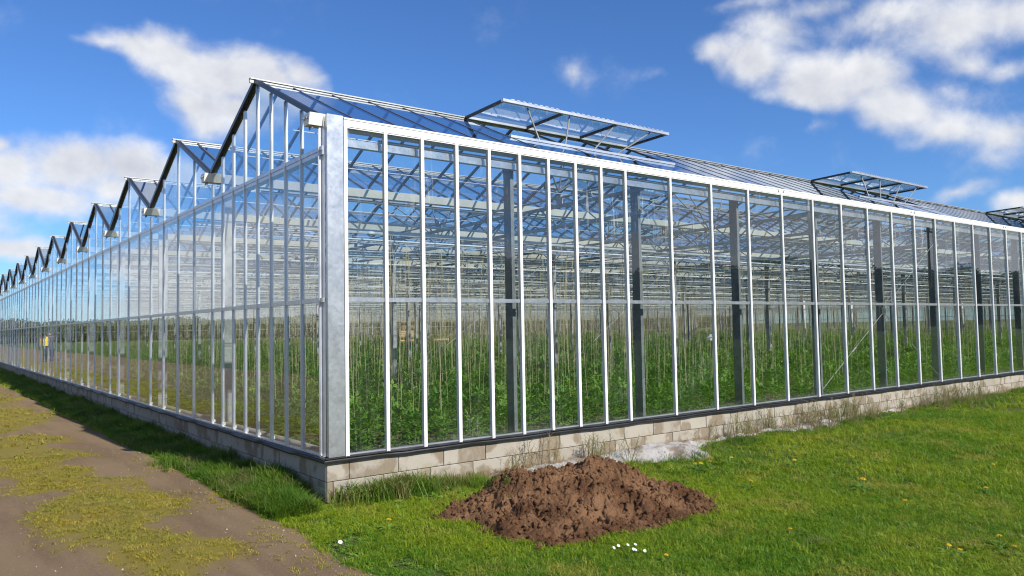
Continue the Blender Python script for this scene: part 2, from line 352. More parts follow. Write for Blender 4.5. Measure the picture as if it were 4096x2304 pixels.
def obj(name, data, parent=None, loc=None, rot=None, **props):
    o = bpy.data.objects.new(name, data); COL.objects.link(o)
    if parent: o.parent = parent
    if loc is not None: o.location = loc
    if rot is not None: o.rotation_euler = rot
    for k, v in props.items(): o[k] = v
    return o
def empty(name, parent=None, loc=(0, 0, 0), **props):
    o = obj(name, None, parent, loc, **props); o.empty_display_size = 0.2; return o
def put(t_, label, category, group=None):
    t_['label'] = label; t_['category'] = category
    if group: t_['group'] = group
    return t_

def _hash(ix, iy, seed):
    h = (ix.astype(np.int64) * 374761393 + iy.astype(np.int64) * 668265263 + seed * 974711) & 0x7fffffff
    h = ((h ^ (h >> 13)) * 1274126177) & 0x7fffffff
    return ((h ^ (h >> 16)) & 0xffff) / 65535.0
def vnoise(x, y, seed=0):
    x = np.asarray(x, float); y = np.asarray(y, float)
    ix = np.floor(x); iy = np.floor(y); fx = x - ix; fy = y - iy
    fx = fx * fx * (3 - 2 * fx); fy = fy * fy * (3 - 2 * fy)
    a = _hash(ix, iy, seed); b = _hash(ix + 1, iy, seed); c = _hash(ix, iy + 1, seed); d = _hash(ix + 1, iy + 1, seed)
    return (a * (1 - fx) + b * fx) * (1 - fy) + (c * (1 - fx) + d * fx) * fy
def fbm(x, y, oct=4, seed=0):
    v = 0; a = 0.5; 
    for k in range(oct): v = v + a * vnoise(x * 2 ** k + 17.3 * k, y * 2 ** k - 9.1 * k, seed + k); a *= 0.5
    return v
def inpoly_dist(px, py, poly):
    """signed distance to the polygon edge, positive inside"""
    poly = np.array(poly); n = len(poly); best = np.full(px.shape, 1e9); inside = np.zeros(px.shape, bool)
    for i in range(n):
        a = poly[i]; b = poly[(i + 1) % n]; ab = b - a
        tt = np.clip(((px - a[0]) * ab[0] + (py - a[1]) * ab[1]) / (ab @ ab), 0, 1)
        d = np.hypot(px - a[0] - tt * ab[0], py - a[1] - tt * ab[1]); best = np.minimum(best, d)
        c = ((a[1] > py) != (b[1] > py)) & (px < (b[0] - a[0]) * (py - a[1]) / (b[1] - a[1] + 1e-12) + a[0]); inside ^= c
    return np.where(inside, best, -best)

def scatter(name, protos, P, rot, scl, idx=None, parent=None, **props):
    """one object that draws the prototype meshes at the points P (geometry instances of the object itself)"""
    P = np.asarray(P, np.float32); N = len(P)
    me = bpy.data.meshes.new(name); me.vertices.add(N); me.vertices.foreach_set('co', P.ravel())
    a = me.attributes.new('rot', 'FLOAT_VECTOR', 'POINT'); a.data.foreach_set('vector', np.asarray(rot, np.float32).ravel())
    s = np.asarray(scl, np.float32)
    if s.ndim == 1: s = np.repeat(s[:, None], 3, 1)
    a = me.attributes.new('scl', 'FLOAT_VECTOR', 'POINT'); a.data.foreach_set('vector', s.ravel())
    if idx is None: idx = RNG.integers(0, len(protos), N)
    a = me.attributes.new('pick', 'INT', 'POINT'); a.data.foreach_set('value', np.asarray(idx, np.int32))
    o = obj(name, me, parent, **props)
    g = bpy.data.node_groups.new(name, 'GeometryNodeTree')
    g.interface.new_socket('Geometry', in_out='INPUT', socket_type='NodeSocketGeometry'); g.interface.new_socket('Geometry', in_out='OUTPUT', socket_type='NodeSocketGeometry')
    gi = g.nodes.new('NodeGroupInput'); go = g.nodes.new('NodeGroupOutput'); iop = g.nodes.new('GeometryNodeInstanceOnPoints')
    gti = g.nodes.new('GeometryNodeGeometryToInstance')
    for pr in reversed(protos):                       # sockets of a multi-input stack from the top
        oi = g.nodes.new('GeometryNodeObjectInfo'); oi.inputs['Object'].default_value = pr; oi.inputs['As Instance'].default_value = False
        g.links.new(oi.outputs['Geometry'], gti.inputs[0])
    def att(nm, typ):
        n = g.nodes.new('GeometryNodeInputNamedAttribute'); n.data_type = typ; n.inputs[0].default_value = nm; return n.outputs[0]
    g.links.new(gi.outputs[0], iop.inputs['Points']); g.links.new(gti.outputs[0], iop.inputs['Instance'])
    iop.inputs['Pick Instance'].default_value = True
    g.links.new(att('pick', 'INT'), iop.inputs['Instance Index'])
    e2r = g.nodes.new('FunctionNodeEulerToRotation'); g.links.new(att('rot', 'FLOAT_VECTOR'), e2r.inputs[0]); g.links.new(e2r.outputs[0], iop.inputs['Rotation'])
    g.links.new(att('scl', 'FLOAT_VECTOR'), iop.inputs['Scale']); g.links.new(iop.outputs[0], go.inputs[0])
    md = o.modifiers.new('scatter', 'NODES'); md.node_group = g
    return o
def proto(name, mb, mats, smooth=False): return bpy.data.objects.new(name, mb.mesh(name, mats, smooth))   # source mesh, not linked to the scene
def zrot(N, tilt=0.0):
    r = np.zeros((N, 3)); r[:, 2] = RNG.uniform(0, 6.283, N)
    if tilt: r[:, 0] = RNG.normal(0, tilt, N); r[:, 1] = RNG.normal(0, tilt, N)
    return r

# ------------------------------------------------------------------ ground
FL = 0.22                                            # soil level inside the glasshouse
PE = [(-30, -.62), (-2.07, -.61), (-1.54, -.61), (-.84, -.57), (-.31, -.55), (.57, -.58), (1.77, -.59), (3.28, -.54), (4.8, -.60), (12, -.68), (23.5, -.78), (200, -.8)]
def path_edge(y): return np.interp(y, [p[0] for p in PE], [p[1] for p in PE]) + 0.10 * (fbm(np.asarray(y) * 2.3, np.asarray(y) * 0 + 3.3, 3, 5) - 0.45) * 1.6
def sheet(name, mats, x0, x1, y0, y1, z, **kw):
    mb = MB(); mb.add([(x0, y0, z), (x1, y0, z), (x1, y1, z), (x0, y1, z)], [(0, 1, 2, 3)]); return mb.build(name, mats, **kw)
sheet('ground', 'ground_grass', -1500, 1500, -1500, 1500, 0, kind='structure')
def path_z(x, y):
    """worn wheel ruts either side of a crown, all a little above the field"""
    x = np.asarray(x, float); y = np.asarray(y, float); e = path_edge(y)
    crown = np.exp(-((x + 1.62) / .38) ** 2) + np.exp(-((x + 4.2) / .6) ** 2) * .6
    rut = np.exp(-((x + .98) / .20) ** 2) + np.exp(-((x + 2.45) / .24) ** 2)
    z = .030 + .024 * crown - .020 * rut + .022 * (fbm(x * 1.7, y * 1.3, 4, 15) - .47) + .010 * (fbm(x * 9, y * 7, 3, 16) - .45)
    f = np.clip((e - x) / .22, 0, 1) * np.clip((x + 7.4) / .5, 0, 1)
    return .005 + np.maximum(z, 0) * f
def moss_v(X, Y):
    c = np.interp(Y, [-6, -1, 1, 2.5, 5, 9, 16, 40], [-1.75, -1.62, -1.5, -1.58, -1.62, -1.75, -1.8, -1.9]); hw = np.interp(Y, [-6, -1, 1, 3, 6, 10, 20], [.26, .46, .56, .62, .75, 1.0, 1.1])
    return 1.05 - np.abs(X - c) / hw + 3.0 * (fbm(X * 1.5, Y * 1.1, 4, 97) - .47)
def make_path():
    ys = np.concatenate([np.arange(-14, 10, 0.06), np.arange(10, 40, 0.3), np.arange(40, 201, 5)]); us = np.concatenate([np.arange(0, 2.6, .05), np.arange(2.6, 6.9, .3)])
    Y, U = np.meshgrid(ys, us, indexing='ij'); X = path_edge(Y) - U; Z = path_z(X, Y); n = len(us)
    V = np.c_[X.ravel(), Y.ravel(), Z.ravel()].tolist(); F = [(i * n + j, i * n + j + 1, (i + 1) * n + j + 1, (i + 1) * n + j) for i in range(len(ys) - 1) for j in range(n - 1)]
    F = [f[::-1] for f in F]
    mb = MB(); mb.add(V, F); o = mb.build('dirt_path', 'dirt', smooth=True, kind='structure')
    at = o.data.attributes.new('moss', 'FLOAT', 'POINT'); at.data.foreach_set('value', np.clip(moss_v(X, Y) * .9, 0, 1).astype(np.float32).ravel())
make_path()

# ------------------------------------------------------------------ greenhouse
NX, NB = 80.0, 26                                    # length along the ridges, number of roof bays
Y0, BAY, HG, HR, ZG = 0.0987, 3.2, 3.4695, 4.2037, 0.406
YEND = Y0 + BAY * NB
GH = empty('greenhouse'); put(GH, 'large glass greenhouse with many saw-tooth roof bays on a low block wall', 'greenhouse')
def roof_z(y):
    q = ((y - Y0) % BAY) / BAY
    return HG + (HR - HG) * (1 - abs(2 * q - 1))

def base_wall():
    w = MB(); T = 0.14
    w.box((0.012, 0.012, -0.2), (NX, T, 0.360)); w.box((0.012, T, -0.2), (T, YEND, 0.360)); w.box((NX - T, T, -0.2), (NX, YEND, 0.36)); w.box((0.012, YEND - T, -0.2), (NX - T, YEND, 0.36))
    wall = w.build('base_wall', 'mortar', GH)
    C = 0.183; cache = {}
    def block(axis, a, b, z0, z1):
        L = round(b - a - 0.006, 3); key = (axis, L, round(z1 - z0, 3))
        if key not in cache:
            m = MB(); h = z1 - z0 - 0.005; c = 0.004
            # chamfered front edges
            def face(d, i): return [(i, d, i), (L - i, d, i), (L - i, d, h - i), (i, d, h - i)]
            v = face(0.0, c) + face(c, 0) + face(0.12, 0)
            if axis == 1: v = [(p[1], p[0], p[2]) for p in v]
            fs = [(0, 1, 2, 3)] + [(i, i + 4, (i + 1) % 4 + 4, (i + 1) % 4) for i in range(4)] + [(i + 4, i + 8, (i + 1) % 4 + 8, (i + 1) % 4 + 4) for i in range(4)]
            if axis == 1: fs = [f[::-1] for f in fs]
            m.add(v, fs); cache[key] = m.mesh('concrete_block', 'concrete_block')
        j = random.uniform(-0.0025, 0.0025)
        p = (a + 0.003, j, z0 + 0.002) if axis == 0 else (j, a + 0.003, z0 + 0.002)
        obj('concrete_block', cache[key], wall, p)
    for z0, first in ((0.0, 0.06), (C, 0.215)):
        xs = [0.0] + [first + 0.5 * k for k in range(0, 40)]
        for a, b in zip(xs[:-1], xs[1:]): block(0, a, b, z0, z0 + C)
    for z0, first in ((0.0, 0.40), (C, 0.62)):
        ys = [0.0] + [first + 0.5 * k for k in range(0, 82)]
        for a, b in zip(ys[:-1], ys[1:]): block(1, max(a, 0.013), b, z0, z0 + C)
base_wall()

def flashing():
    for nm, ax in (('a', 0), ('b', 1)):
        m = MB()
        prof = [(-0.034, 0.347), (-0.004, 0.347), (-0.004, 0.3675), (0.13, 0.3675), (0.13, 0.404), (-0.030, 0.404), (-0.040, 0.396), (-0.050, 0.388), (-0.030, 0.380), (-0.038, 0.366)]
        L = NX if ax == 0 else YEND
        # slightly wavy rubber strip
        xs = np.concatenate([np.arange(-0.03, 16, 0.2), np.arange(16, L + 1, 4.0)]); n = len(prof); V = []; F = []
        for i, x in enumerate(xs):
            w = 0.004 * math.sin(x * 5.1) + 0.003 * math.sin(x * 12.7 + 1)
            for a, z in prof:
                zz = z + (w if a < -0.032 else 0); V.append((x, a, zz) if ax == 0 else (a, x, zz))
            if i:
                for k in range(n):
                    f = ((i - 1) * n + k, (i - 1) * n + (k + 1) % n, i * n + (k + 1) % n, i * n + k); F.append(f if ax == 1 else f[::-1])
        F += [tuple(range(n)), tuple(range(len(V) - n, len(V)))]
        m.add(V, F); m.build('rubber_seal', 'black_seal', GH)
flashing()

SX = [0.182] + [0.59 + 0.4013 * k for k in range(9)]
while SX[-1] < NX - 1: SX.append(SX[-1] + 0.8045)
def side_wall():
    W = empty('side_wall', GH, label='sunlit side wall with white glazing bars')
    mm = MB(); mm.box((-0.017, -0.042, ZG - 0.012), (0.017, 0.0, 3.372)); mm.box((-0.008, -0.048, ZG - 0.004), (0.008, -0.042, 3.372)); me = mm.mesh('mullion', 'white_coat')
    far = MB(); n_near = 32
    for i, x in enumerate(SX):
        if i < n_near: obj('mullion', me, W, (x, 0, 0))
        else: far.box((x - .017, -.045, ZG - .01), (x + .017, 0, 3.372))
    far.build('mullion_row', 'white_coat', W, kind='stuff')
    fg = MB()
    for i in range(len(SX) - 1):
        a, b = SX[i] + 0.012, SX[i + 1] - 0.012
        for z0, z1 in ((ZG + 0.004, 1.774), (1.813, 3.40)):
            if i < n_near:
                m = MB(); L = b - a; H = z1 - z0
                m.box((-L / 2, -0.002, -H / 2), (L / 2, 0.002, H / 2))
                obj('pane', m.mesh('pane', 'glass_wall'), W, ((a + b) / 2, -0.018, (z0 + z1) / 2), (R_(random.gauss(0, 0.22)), 0, R_(random.gauss(0, 0.22))))
            else: fg.add([(a, -.018, z0), (b, -.018, z0), (b, -.018, z1), (a, -.018, z1)], [(0, 1, 2, 3)])
    fg.build('pane_row', 'glass_roof', W, kind='stuff')
    m = MB(); m.box((0.17, -0.026, 1.774), (NX, 0.035, 1.813)); m.build('middle_rail', 'galvanised', W)
    m = MB(); m.box((0.10, 0.055, 3.212), (NX, 0.115, 3.262)); m.box((0.10, 0.062, 3.262), (NX, 0.115, 3.284)); m.build('upper_rail', 'galvanised', W)
    m = MB(); m.box((0.165, -0.040, 3.372), (NX, 0.03, 3.436)); m.box((0.165, -0.046, 3.436), (NX, 0.03, 3.452))
    m.box((0.165, -0.034, 3.360), (NX, -0.005, 3.372)); m.build('fascia', 'white_coat', W)
    m = MB(); m.box((0.17, -0.026, ZG - 0.001), (NX, 0.02, ZG + 0.010)); m.build('sill_rail', 'aluminium', W)
    m = MB()
    for x in (7.0, 11.0, 15.0, 19.0):
        for d in (-.06, .06): m.box((x + d - .012, -0.05, 3.398), (x + d + .012, -0.0395, 3.422))
    m.build('fixing_screw', 'steel_dull', W)
side_wall()
m = MB(); m.box((0.008, -0.043, 0.402), (0.158, -0.037, 3.462)); m.box((0.152, -0.037, 0.402), (0.158, 0.03, 3.462)); m.box((0.002, -0.043, 0.402), (0.008, 0.005, 3.462))
m.build('corner_post', 'galvanised', GH)

GY = [Y0 + 0.4 * k for k in range(9)]
while GY[-1] < YEND - 0.4: GY.append(GY[-1] + 0.8)
def gable_wall():
    W = empty('gable_wall', GH, label='shaded end wall with pointed gables and grey glazing bars')
    far = MB(); near_y = 39.0
    for i, y in enumerate(GY):
        zt = roof_z(y) - 0.035
        if i == 0: y = y - 0.02
        if abs(((y - Y0) / BAY) - round((y - Y0) / BAY)) < 0.02 and i > 0: zt = 3.345
        dst = MB() if y < near_y else far
        n0 = 0.0
        dst.box((-0.027, y - 0.016, ZG - 0.004), (0.002, y + 0.016, zt)); dst.box((-0.032, y - 0.007, ZG - 0.002), (-0.027, y + 0.007, zt - 0.01))
        if y < near_y:
            dst.build('mullion', 'aluminium', W)
    far.build('mullion_row', 'aluminium', W, kind='stuff')
    fg = MB(); cache = {}
    for i in range(len(GY) - 1):
        a, b = GY[i] + 0.012, GY[i + 1] - 0.012; q = (i if i < 8 else 8 + (i - 8) % 4)
        for tier, (z0, z1) in enumerate(((ZG + 0.004, 1.770), (1.811, 3.100), (3.178, None))):
            za, zb = (z1, z1) if z1 else (roof_z(a) - 0.03, roof_z(b) - 0.03)
            if GY[i] < near_y:
                c = (a + b) / 2; zc = (z0 + max(za, zb)) / 2; key = (q, tier)
                if key not in cache:
                    m = MB(); m.prism([(a - c, z0 - zc), (b - c, z0 - zc), (b - c, zb - zc), (a - c, za - zc)], 0, -0.002, 0.002); cache[key] = m.mesh('pane', 'glass_wall')
                obj('pane', cache[key], W, (-0.018, c, zc), (0, R_(random.gauss(0, 0.06)), R_(random.gauss(0, 0.10))))
            else: fg.add([(-.018, a, z0), (-.018, b, z0), (-.018, b, zb), (-.018, a, za)], [(3, 2, 1, 0)])
    fg.build('pane_row', 'glass_roof', W, kind='stuff')
    m = MB(); m.box((-0.026, 0.01, 1.770), (0.035, YEND, 1.811)); m.build('middle_rail', 'galvanised', W)
    m = MB(); m.box((-0.020, 0.01, 3.100), (0.06, YEND, 3.14)); m.box((-0.026, 0.01, 3.14), (0.03, YEND, 3.178)); m.build('upper_rail', 'galvanised', W)
    m = MB(); m.box((-0.026, 0.01, ZG - 0.001), (0.02, YEND, ZG + 0.010)); m.build('sill_rail', 'aluminium', W)
    m = MB()
    for y in GY:
        if y < 30: m.box((0.002, y + 0.03, ZG + 0.016), (0.03, y + 0.05, ZG + 0.05))
    m.build('sill_clip', 'white_plastic', W)
    # corner trim where the end wall meets the corner post
    m = MB(); m.box((-0.006, 0.006, ZG), (0.0, 0.075, 3.45)); m.build('corner_trim', 'aluminium', W)
    for b in range(NB):
        ya, ym, yb = Y0 + BAY * b, Y0 + BAY * (b + .5), Y0 + BAY * (b + 1)
        if b < 13:
            for p, q, s in (((-0.035, ya + 0.03, HG + 0.02), (-0.035, ym, HR + 0.012), 1), ((-0.035, yb - 0.03, HG + 0.02), (-0.035, ym, HR + 0.012), -1)):
                m = MB(); m.bar(p, q, 0.044, 0.046); m.build('verge_bar', 'dark_bar', W)
        else:
            m = MB(); m.bar((-0.035, ya + 0.03, HG + 0.02), (-0.035, ym, HR + 0.012), 0.05); m.bar((-0.035, yb - 0.03, HG + 0.02), (-0.035, ym, HR + 0.012), 0.05); m.build('verge_bar', 'dark_bar', W)
gable_wall()

def roof():
    RF = empty('roof', GH)
    # gutters with closed ends
    g = MB(); prof = [(-0.075, HG - 0.005), (-0.085, HG), (-0.055, HG - 0.105), (0.055, HG - 0.105), (0.085, HG), (0.075, HG - 0.005), (0.048, HG - 0.095), (-0.048, HG - 0.095)]
    g.prism(prof, 0, -0.13, NX); end = [(-0.084, HG), (-0.055, HG - 0.106), (0.055, HG - 0.106), (0.084, HG)]
    g.prism(end, 0, -0.135, -0.125); gm = g.mesh('gutter', 'cream_steel')
    bl = MB()
    for yy in (-0.03, 0.03): bl.tube([(-0.152, yy, HG - 0.045), (-0.134, yy, HG - 0.045)], 0.011, 6); bl.tube([(-0.09, yy, HG - 0.135), (-0.09, yy, HG - 0.106)], 0.008, 6)
    bm = bl.mesh('bolt', 'steel_dull')
    sp = MB(); sp.tube([(0.6, 0, HG - 0.155), (NX - 1, 0, HG - 0.155)], 0.02, 6); spm = sp.mesh('drip_pipe', 'aluminium', True)
    for b in range(NB + 1):
        y = Y0 + BAY * b
        go = obj('gutter', gm, RF, (0, y, 0))
        if b < 9: obj('bolt', bm, RF, (0, y, 0))
        if b < 20: obj('drip_pipe', spm, RF, (0, y + 0.03, 0))
    r = MB(); r.box((-0.10, -0.014, HR - 0.018), (NX, 0.014, HR + 0.016)); r.box((-0.10, -0.026, HR + 0.022), (NX, 0.026, HR + 0.036)); r.box((-0.10, -0.010, HR + 0.016), (NX, 0.010, HR + 0.022)); rm = r.mesh('ridge_bar', 'ridge_metal')
    for b in range(NB): obj('ridge_bar', rm, RF, (0, Y0 + BAY * (b + .5), 0))
    sl = MB(); gl = MB(); VL = []                                   # merged far bars and panes
    slope = np.array([0, BAY / 2, HR - HG]); slope /= np.linalg.norm(slope); up = np.array([0, -slope[2], slope[1]])
    near_bar = {}
    for b in range(NB):
        ya, ym = Y0 + BAY * b, Y0 + BAY * (b + .5)
        for side in (0, 1):
            # module of eight metres: a vent of three wide panes, then eleven narrow panes
            start = 2.68 if (b + side) % 2 == 0 else 6.68
            xs = []; x = start
            while x > 0.2: x -= 0.46; 
            x += 0.46
            if start > 6: x = start - 0.46 * 14
            while x < start - 0.1: xs.append((x, 0)); x += 0.46
            while x < NX:
                for k in range(3): xs.append((x + 0.98 * k, 1))
                VL.append((b, side, x))
                for k in range(11): xs.append((x + 2.94 + 0.46 * k, 0))
                x += 8.0
            xs = [(0.0, 0)] + [q for q in xs if 0.1 < q[0] < NX] + [(NX, 0)]
            sgn = 1 if side == 0 else -1; yg = ya if side == 0 else ya + BAY
            for i, (x, v) in enumerate(xs):
                a = (x, yg + sgn * 0.06, HG + 0.030); c = (x, ym - sgn * 0.02, HR - 0.006)
                if b == 0 and side == 0 and x < 24:
                    mm = MB(); mm.bar(a, c, 0.020, 0.026, up=(0, -slope[2], slope[1])); mm.build('glazing_bar', 'dark_bar' if i == 0 else 'bar_grey', RF)
                else: sl.bar(a, c, 0.024, 0.034)
                if i + 1 < len(xs):
                    x2 = xs[i + 1][0]; f = 1.0 if not v else 0.405
                    y2 = yg + sgn * BAY / 2 * f; z2 = HG + (HR - HG) * f
                    vs = [(x + .01, yg + sgn * .05, HG + .035), (x2 - .01, yg + sgn * .05, HG + .035), (x2 - .01, y2, z2 + .012), (x + .01, y2, z2 + .012)]
                    if b == 0 and side == 0 and x < 24:
                        mm = MB(); mm.add(vs, [(0, 1, 2, 3)]); mm.build('pane', 'glass_roof', RF)
                    else: gl.add(vs, [(0, 1, 2, 3)] if side == 0 else [(3, 2, 1, 0)])
                    if v:
                        p, q = (x, y2, z2 + .025), (x2, y2, z2 + .025)
                        if b == 0 and side == 0 and x < 24:
                            mm = MB(); mm.bar(p, q, 0.03, 0.03); mm.build('vent_sill', 'aluminium', RF)
                        else: sl.bar(p, q, 0.03, 0.03)
    sl.build('glazing_bars', 'bar_grey', RF, kind='stuff'); gl.build('roof_panes', 'glass_roof', RF, kind='stuff')
    # vents hinged on the ridge and standing open, nearly level
    L, WD = 0.83, 2.94
    fr = MB(); hz = 0.022; oz = 0.05
    fr.bar((0, 0, hz), (0, -L, oz), 0.035, 0.03)
    ed = MB(); ed.bar((-0.02, -L, oz), (WD + 0.02, -L, oz), 0.045, 0.035); 
    for k in range(3):
        for j in range(9): ed.box((0.98 * k + 0.10 + 0.09 * j, -L - 0.026, oz + 0.016), (0.98 * k + 0.15 + 0.09 * j, -L + 0.02, oz + 0.028))
    hg_ = MB(); hg_.bar((0, -0.045, hz - .004), (WD, -0.045, hz - .004), 0.05, 0.03)
    gp = MB(); gp.box((0.02, -L + 0.02, -0.002), (0.96, -0.06, 0.002)); 
    st = []
    for xt in (0.40, 1.10, 1.92, 2.62):
        s_ = MB(); s_.tube([(xt, -L + 0.04, oz - 0.02), (0.72, -0.98, -1.02)], 0.011, 6); st.append(s_.mesh('strut', 'steel_dull', True))
    frm, edm, hgm, gpm = fr.mesh('vent_bar', 'dark_bar'), ed.mesh('vent_rail', 'aluminium'), hg_.mesh('hinge_rail', 'aluminium'), gp.mesh('pane', 'glass_wall')
    far = MB(); farg = MB()
    VL.sort(key=lambda q: (q[2] + 2.9) ** 2 + (Y0 + BAY * q[0] + 6.4) ** 2)
    for k, (b, side, x) in enumerate(VL):
        ym = Y0 + BAY * (b + .5)
        if k < 46:
            ve = empty('roof_vent', GH, (x if side == 0 else x + WD, ym, HR)); ve.rotation_euler = (0, 0, 0 if side == 0 else math.pi)
            obj('vent_rail', edm, ve)
            for xx in (0, .98, 1.96, 2.94): obj('vent_bar', frm, ve, (xx, 0, 0)); obj('hinge_rail', hgm, ve)
            for i in range(3): obj('pane', gpm, ve, (0.98 * i, 0, (hz + oz) / 2), (-0.033, 0, 0))
            for s_ in st: obj('strut', s_, ve)
        else:
            g_ = -1 if side == 0 else 1
            for xx in (0, .98, 1.96, 2.94): far.bar((x + xx, ym, HR + hz), (x + xx, ym + g_ * L, HR + oz), .035, .03)
            far.bar((x, ym + g_ * L, HR + oz), (x + WD, ym + g_ * L, HR + oz), .045, .035)
            for xt in (.4, 1.1, 1.92, 2.62): far.bar((x + xt, ym + g_ * .8, HR + .03), (x + .72, ym + g_ * .98, HR - 1.02), .02)
            farg.add([(x, ym, HR + hz), (x + WD, ym, HR + hz), (x + WD, ym + g_ * L, HR + oz), (x, ym + g_ * L, HR + oz)], [(0, 1, 2, 3)])
    far.build('vent_frames', 'steel_dull', RF, kind='stuff'); farg.build('vent_panes', 'glass_roof', RF, kind='stuff')
roof()

def skeleton():
    # columns stand on a grid of four metres by two bays; a closer row carries the side wall
    def col_mesh(w, d, top, name='column', mat='galvanised_dull'):
        m = MB(); m.box((-w / 2, -d / 2, 0.34), (w / 2, -d / 2 + .006, top)); m.box((-w / 2, d / 2 - .006, 0.34), (w / 2, d / 2, top)); m.box((-w / 2, -d / 2 + .006, .34), (-w / 2 + .006, d / 2 - .006, top)); m.box((w / 2 - .006, -d / 2 + .006, .34), (w / 2, d / 2 - .006, top))
        return m.mesh(name, mat)
    inner = col_mesh(0.075, 0.11, HG - 0.105); wallc = col_mesh(0.045, 0.125, 3.30, mat='column_steel'); gab = col_mesh(0.13, 0.05, HG - 0.105)
    pad = MB(); pad.prism([(-.085, -.085), (.085, -.085), (.085, .085), (-.085, .085)], 2, FL - .05, .34); padm = pad.mesh('footing', 'concrete_pad')
    k = 0; x = 2.24
    while x < NX - 1:
        c = obj('column', wallc, GH, (x, 0.225, 0)); x += 2.0
    for j in range(1, NB):
        y = Y0 + BAY * j
        obj('column', gab, GH, (0.16, y, 0))
    for j in range(2, NB, 2):
        y = Y0 + BAY * j; x = 4.24
        while x < NX:
            c = obj('column', inner, GH, (x, y, 0)); obj('footing', padm, c)
            if j == 4 and x > 26:
                m = MB(); m.tube([(0, -.09, .9), (0, -.09, 2.45)], .055, 8); obj('white_sleeve', m.mesh('white_sleeve', 'white_plastic', True), c)
            x += 4.0
    # lattice girders across two bays
    g = MB(); L = 2 * BAY; zt, zb = 3.205, 2.915; w = 0.045
    g.box((-w / 2, 0, zt - .022), (w / 2, L, zt + .022)); g.box((-w / 2, 0, zb - .022), (w / 2, L, zb + .022))
    n = 16
    for i in range(n):
        ya, yb = L * i / n, L * (i + 1) / n
        g.bar((0, ya, zb if i % 2 == 0 else zt), (0, yb, zt if i % 2 == 0 else zb), 0.018, 0.018, up=(1, 0, 0))
    for yy in (0.1, BAY, L - 0.1): g.box((-0.02, yy - .02, zt + .02), (0.02, yy + .02, HG - 0.106))
    g.tube([(0.03, 0, zt + .13), (0.03, L, zt + .13)], 0.016, 6)
    for yy in (1.6, 4.8): g.box((0.01, yy - .05, zt + .02), (0.05, yy + .05, zt + .16))
    gme = g.mesh('lattice_girder', 'galvanised_dull')
    x = 4.24; 
    while x < NX:
        for j in range(0, NB, 2): obj('lattice_girder', gme, GH, (x, Y0 + BAY * j, 0))
        x += 4.0
    # overhead heating pipes
    p = MB(); p.tube([(1.0, 0, 2.90), (NX - 1, 0, 2.90)], 0.032, 8)
    for xx in np.arange(2.2, NX, 2.0): p.tube([(xx - .05, 0, 2.90), (xx + .05, 0, 2.90)], 0.038, 8)
    pm = p.mesh('heating_pipe', 'pipe_paint', True)
    for j in range(1, NB): obj('heating_pipe', pm, GH, (0, Y0 + BAY * j + 0.12, 0))
    il = MB(); il.tube([(.6, 0, 2.66), (NX - 1, 0, 2.66)], .013, 6); ilm = il.mesh('irrigation_line', 'pipe_paint', True)
    for j in range(NB):
        for f in (.9, 2.3): obj('irrigation_line', ilm, GH, (0, Y0 + BAY * j + f, 0))
    # crop wires along every row, thin purlin tubes under the roof
    w = MB()
    for r in range(1, 104):
        y = 0.25 + 0.8 * r
        if y < YEND: w.bar((0.3, y, 2.45), (NX - .3, y, 2.45), .006); w.bar((0.3, y + .4, 2.72), (NX - .3, y + .4, 2.72), .005)
    for b in range(NB): w.bar((.1, Y0 + BAY * b + .9, 3.55), (NX, Y0 + BAY * b + .9, 3.55), .008); w.bar((.1, Y0 + BAY * b + 2.3, 3.55), (NX, Y0 + BAY * b + 2.3, 3.55), .008)
    for xx in np.arange(4.24, NX, 4.0):
        w.bar((xx + .06, .2, 2.47), (xx + .06, YEND - .2, 2.47), .008); w.bar((xx + 2, .2, 2.74), (xx + 2, YEND - .2, 2.74), .006)
    w.build('crop_wires', 'wire', GH, kind='stuff')
    # bracing rods
    def rod(a, b, turn=True):
        m = MB(); m.tube([a, b], 0.005, 6); a, b = np.array(a), np.array(b)
        if turn: c = a + (b - a) * .46; d = a + (b - a) * .52; m.tube([c, d], 0.013, 6)
        m.build('brace_rod', 'steel_dull', GH)
    for x in (10.24,):
        rod((x - 2, .17, .46), (x, .17, 1.66)); rod((x + 2, .17, .46), (x, .17, 1.66)); rod((x, .17, 1.70), (x + 2, .17, 2.95), False); rod((x, .17, 1.70), (x - 2, .17, 2.95), False)
        m = MB(); m.box((x - .06, .155, 1.62), (x + .06, .165, 1.74)); m.build('brace_plate', 'galvanised', GH)
    for y in (Y0 + BAY * 2, Y0 + BAY * 4):
        for x in (4.24, 8.24, 20.24): rod((x, y - .07, .42), (x + 4, y - .07, 3.1), False); rod((x, y - .07, 3.1), (x + 4, y - .07, .42), False)
    # heating loop along the foot of the walls
    m = MB(); m.tube([(.14, .3, .40), (.14, YEND - 1, .40)], .032, 8); m.tube([(.14, .3, .40), (.14, .22, .40), (.25, .16, .40)], .034, 8); m.build('wall_pipe', 'pipe_grey', GH, True)
    # far walls
    m = MB()
    for x in np.arange(0.8, NX, .8): m.box((x - .02, YEND - .05, .36), (x + .02, YEND, 3.6))
    for y in np.arange(0.8, YEND, .8): m.box((NX - .05, y - .02, .36), (NX, y + .02, 3.6))
    for z in (.4, 1.79, 3.1): m.box((0.05, YEND - .09, z), (NX, YEND - .05, z + .05)); m.box((NX - .09, 0.05, z), (NX - .05, YEND, z + .05))
    m.build('far_wall_bars', 'aluminium', GH, kind='stuff')
    m = MB(); m.add([(0, YEND - .02, .36), (NX, YEND - .02, .36), (NX, YEND - .02, HG), (0, YEND - .02, HG)], [(0, 1, 2, 3)]); m.add([(NX - .02, 0, .36), (NX - .02, YEND, .36), (NX - .02, YEND, HG), (NX - .02, 0, HG)], [(0, 1, 2, 3)])
    m.build('far_wall_glass', 'glass_roof', GH, kind='stuff')
skeleton()
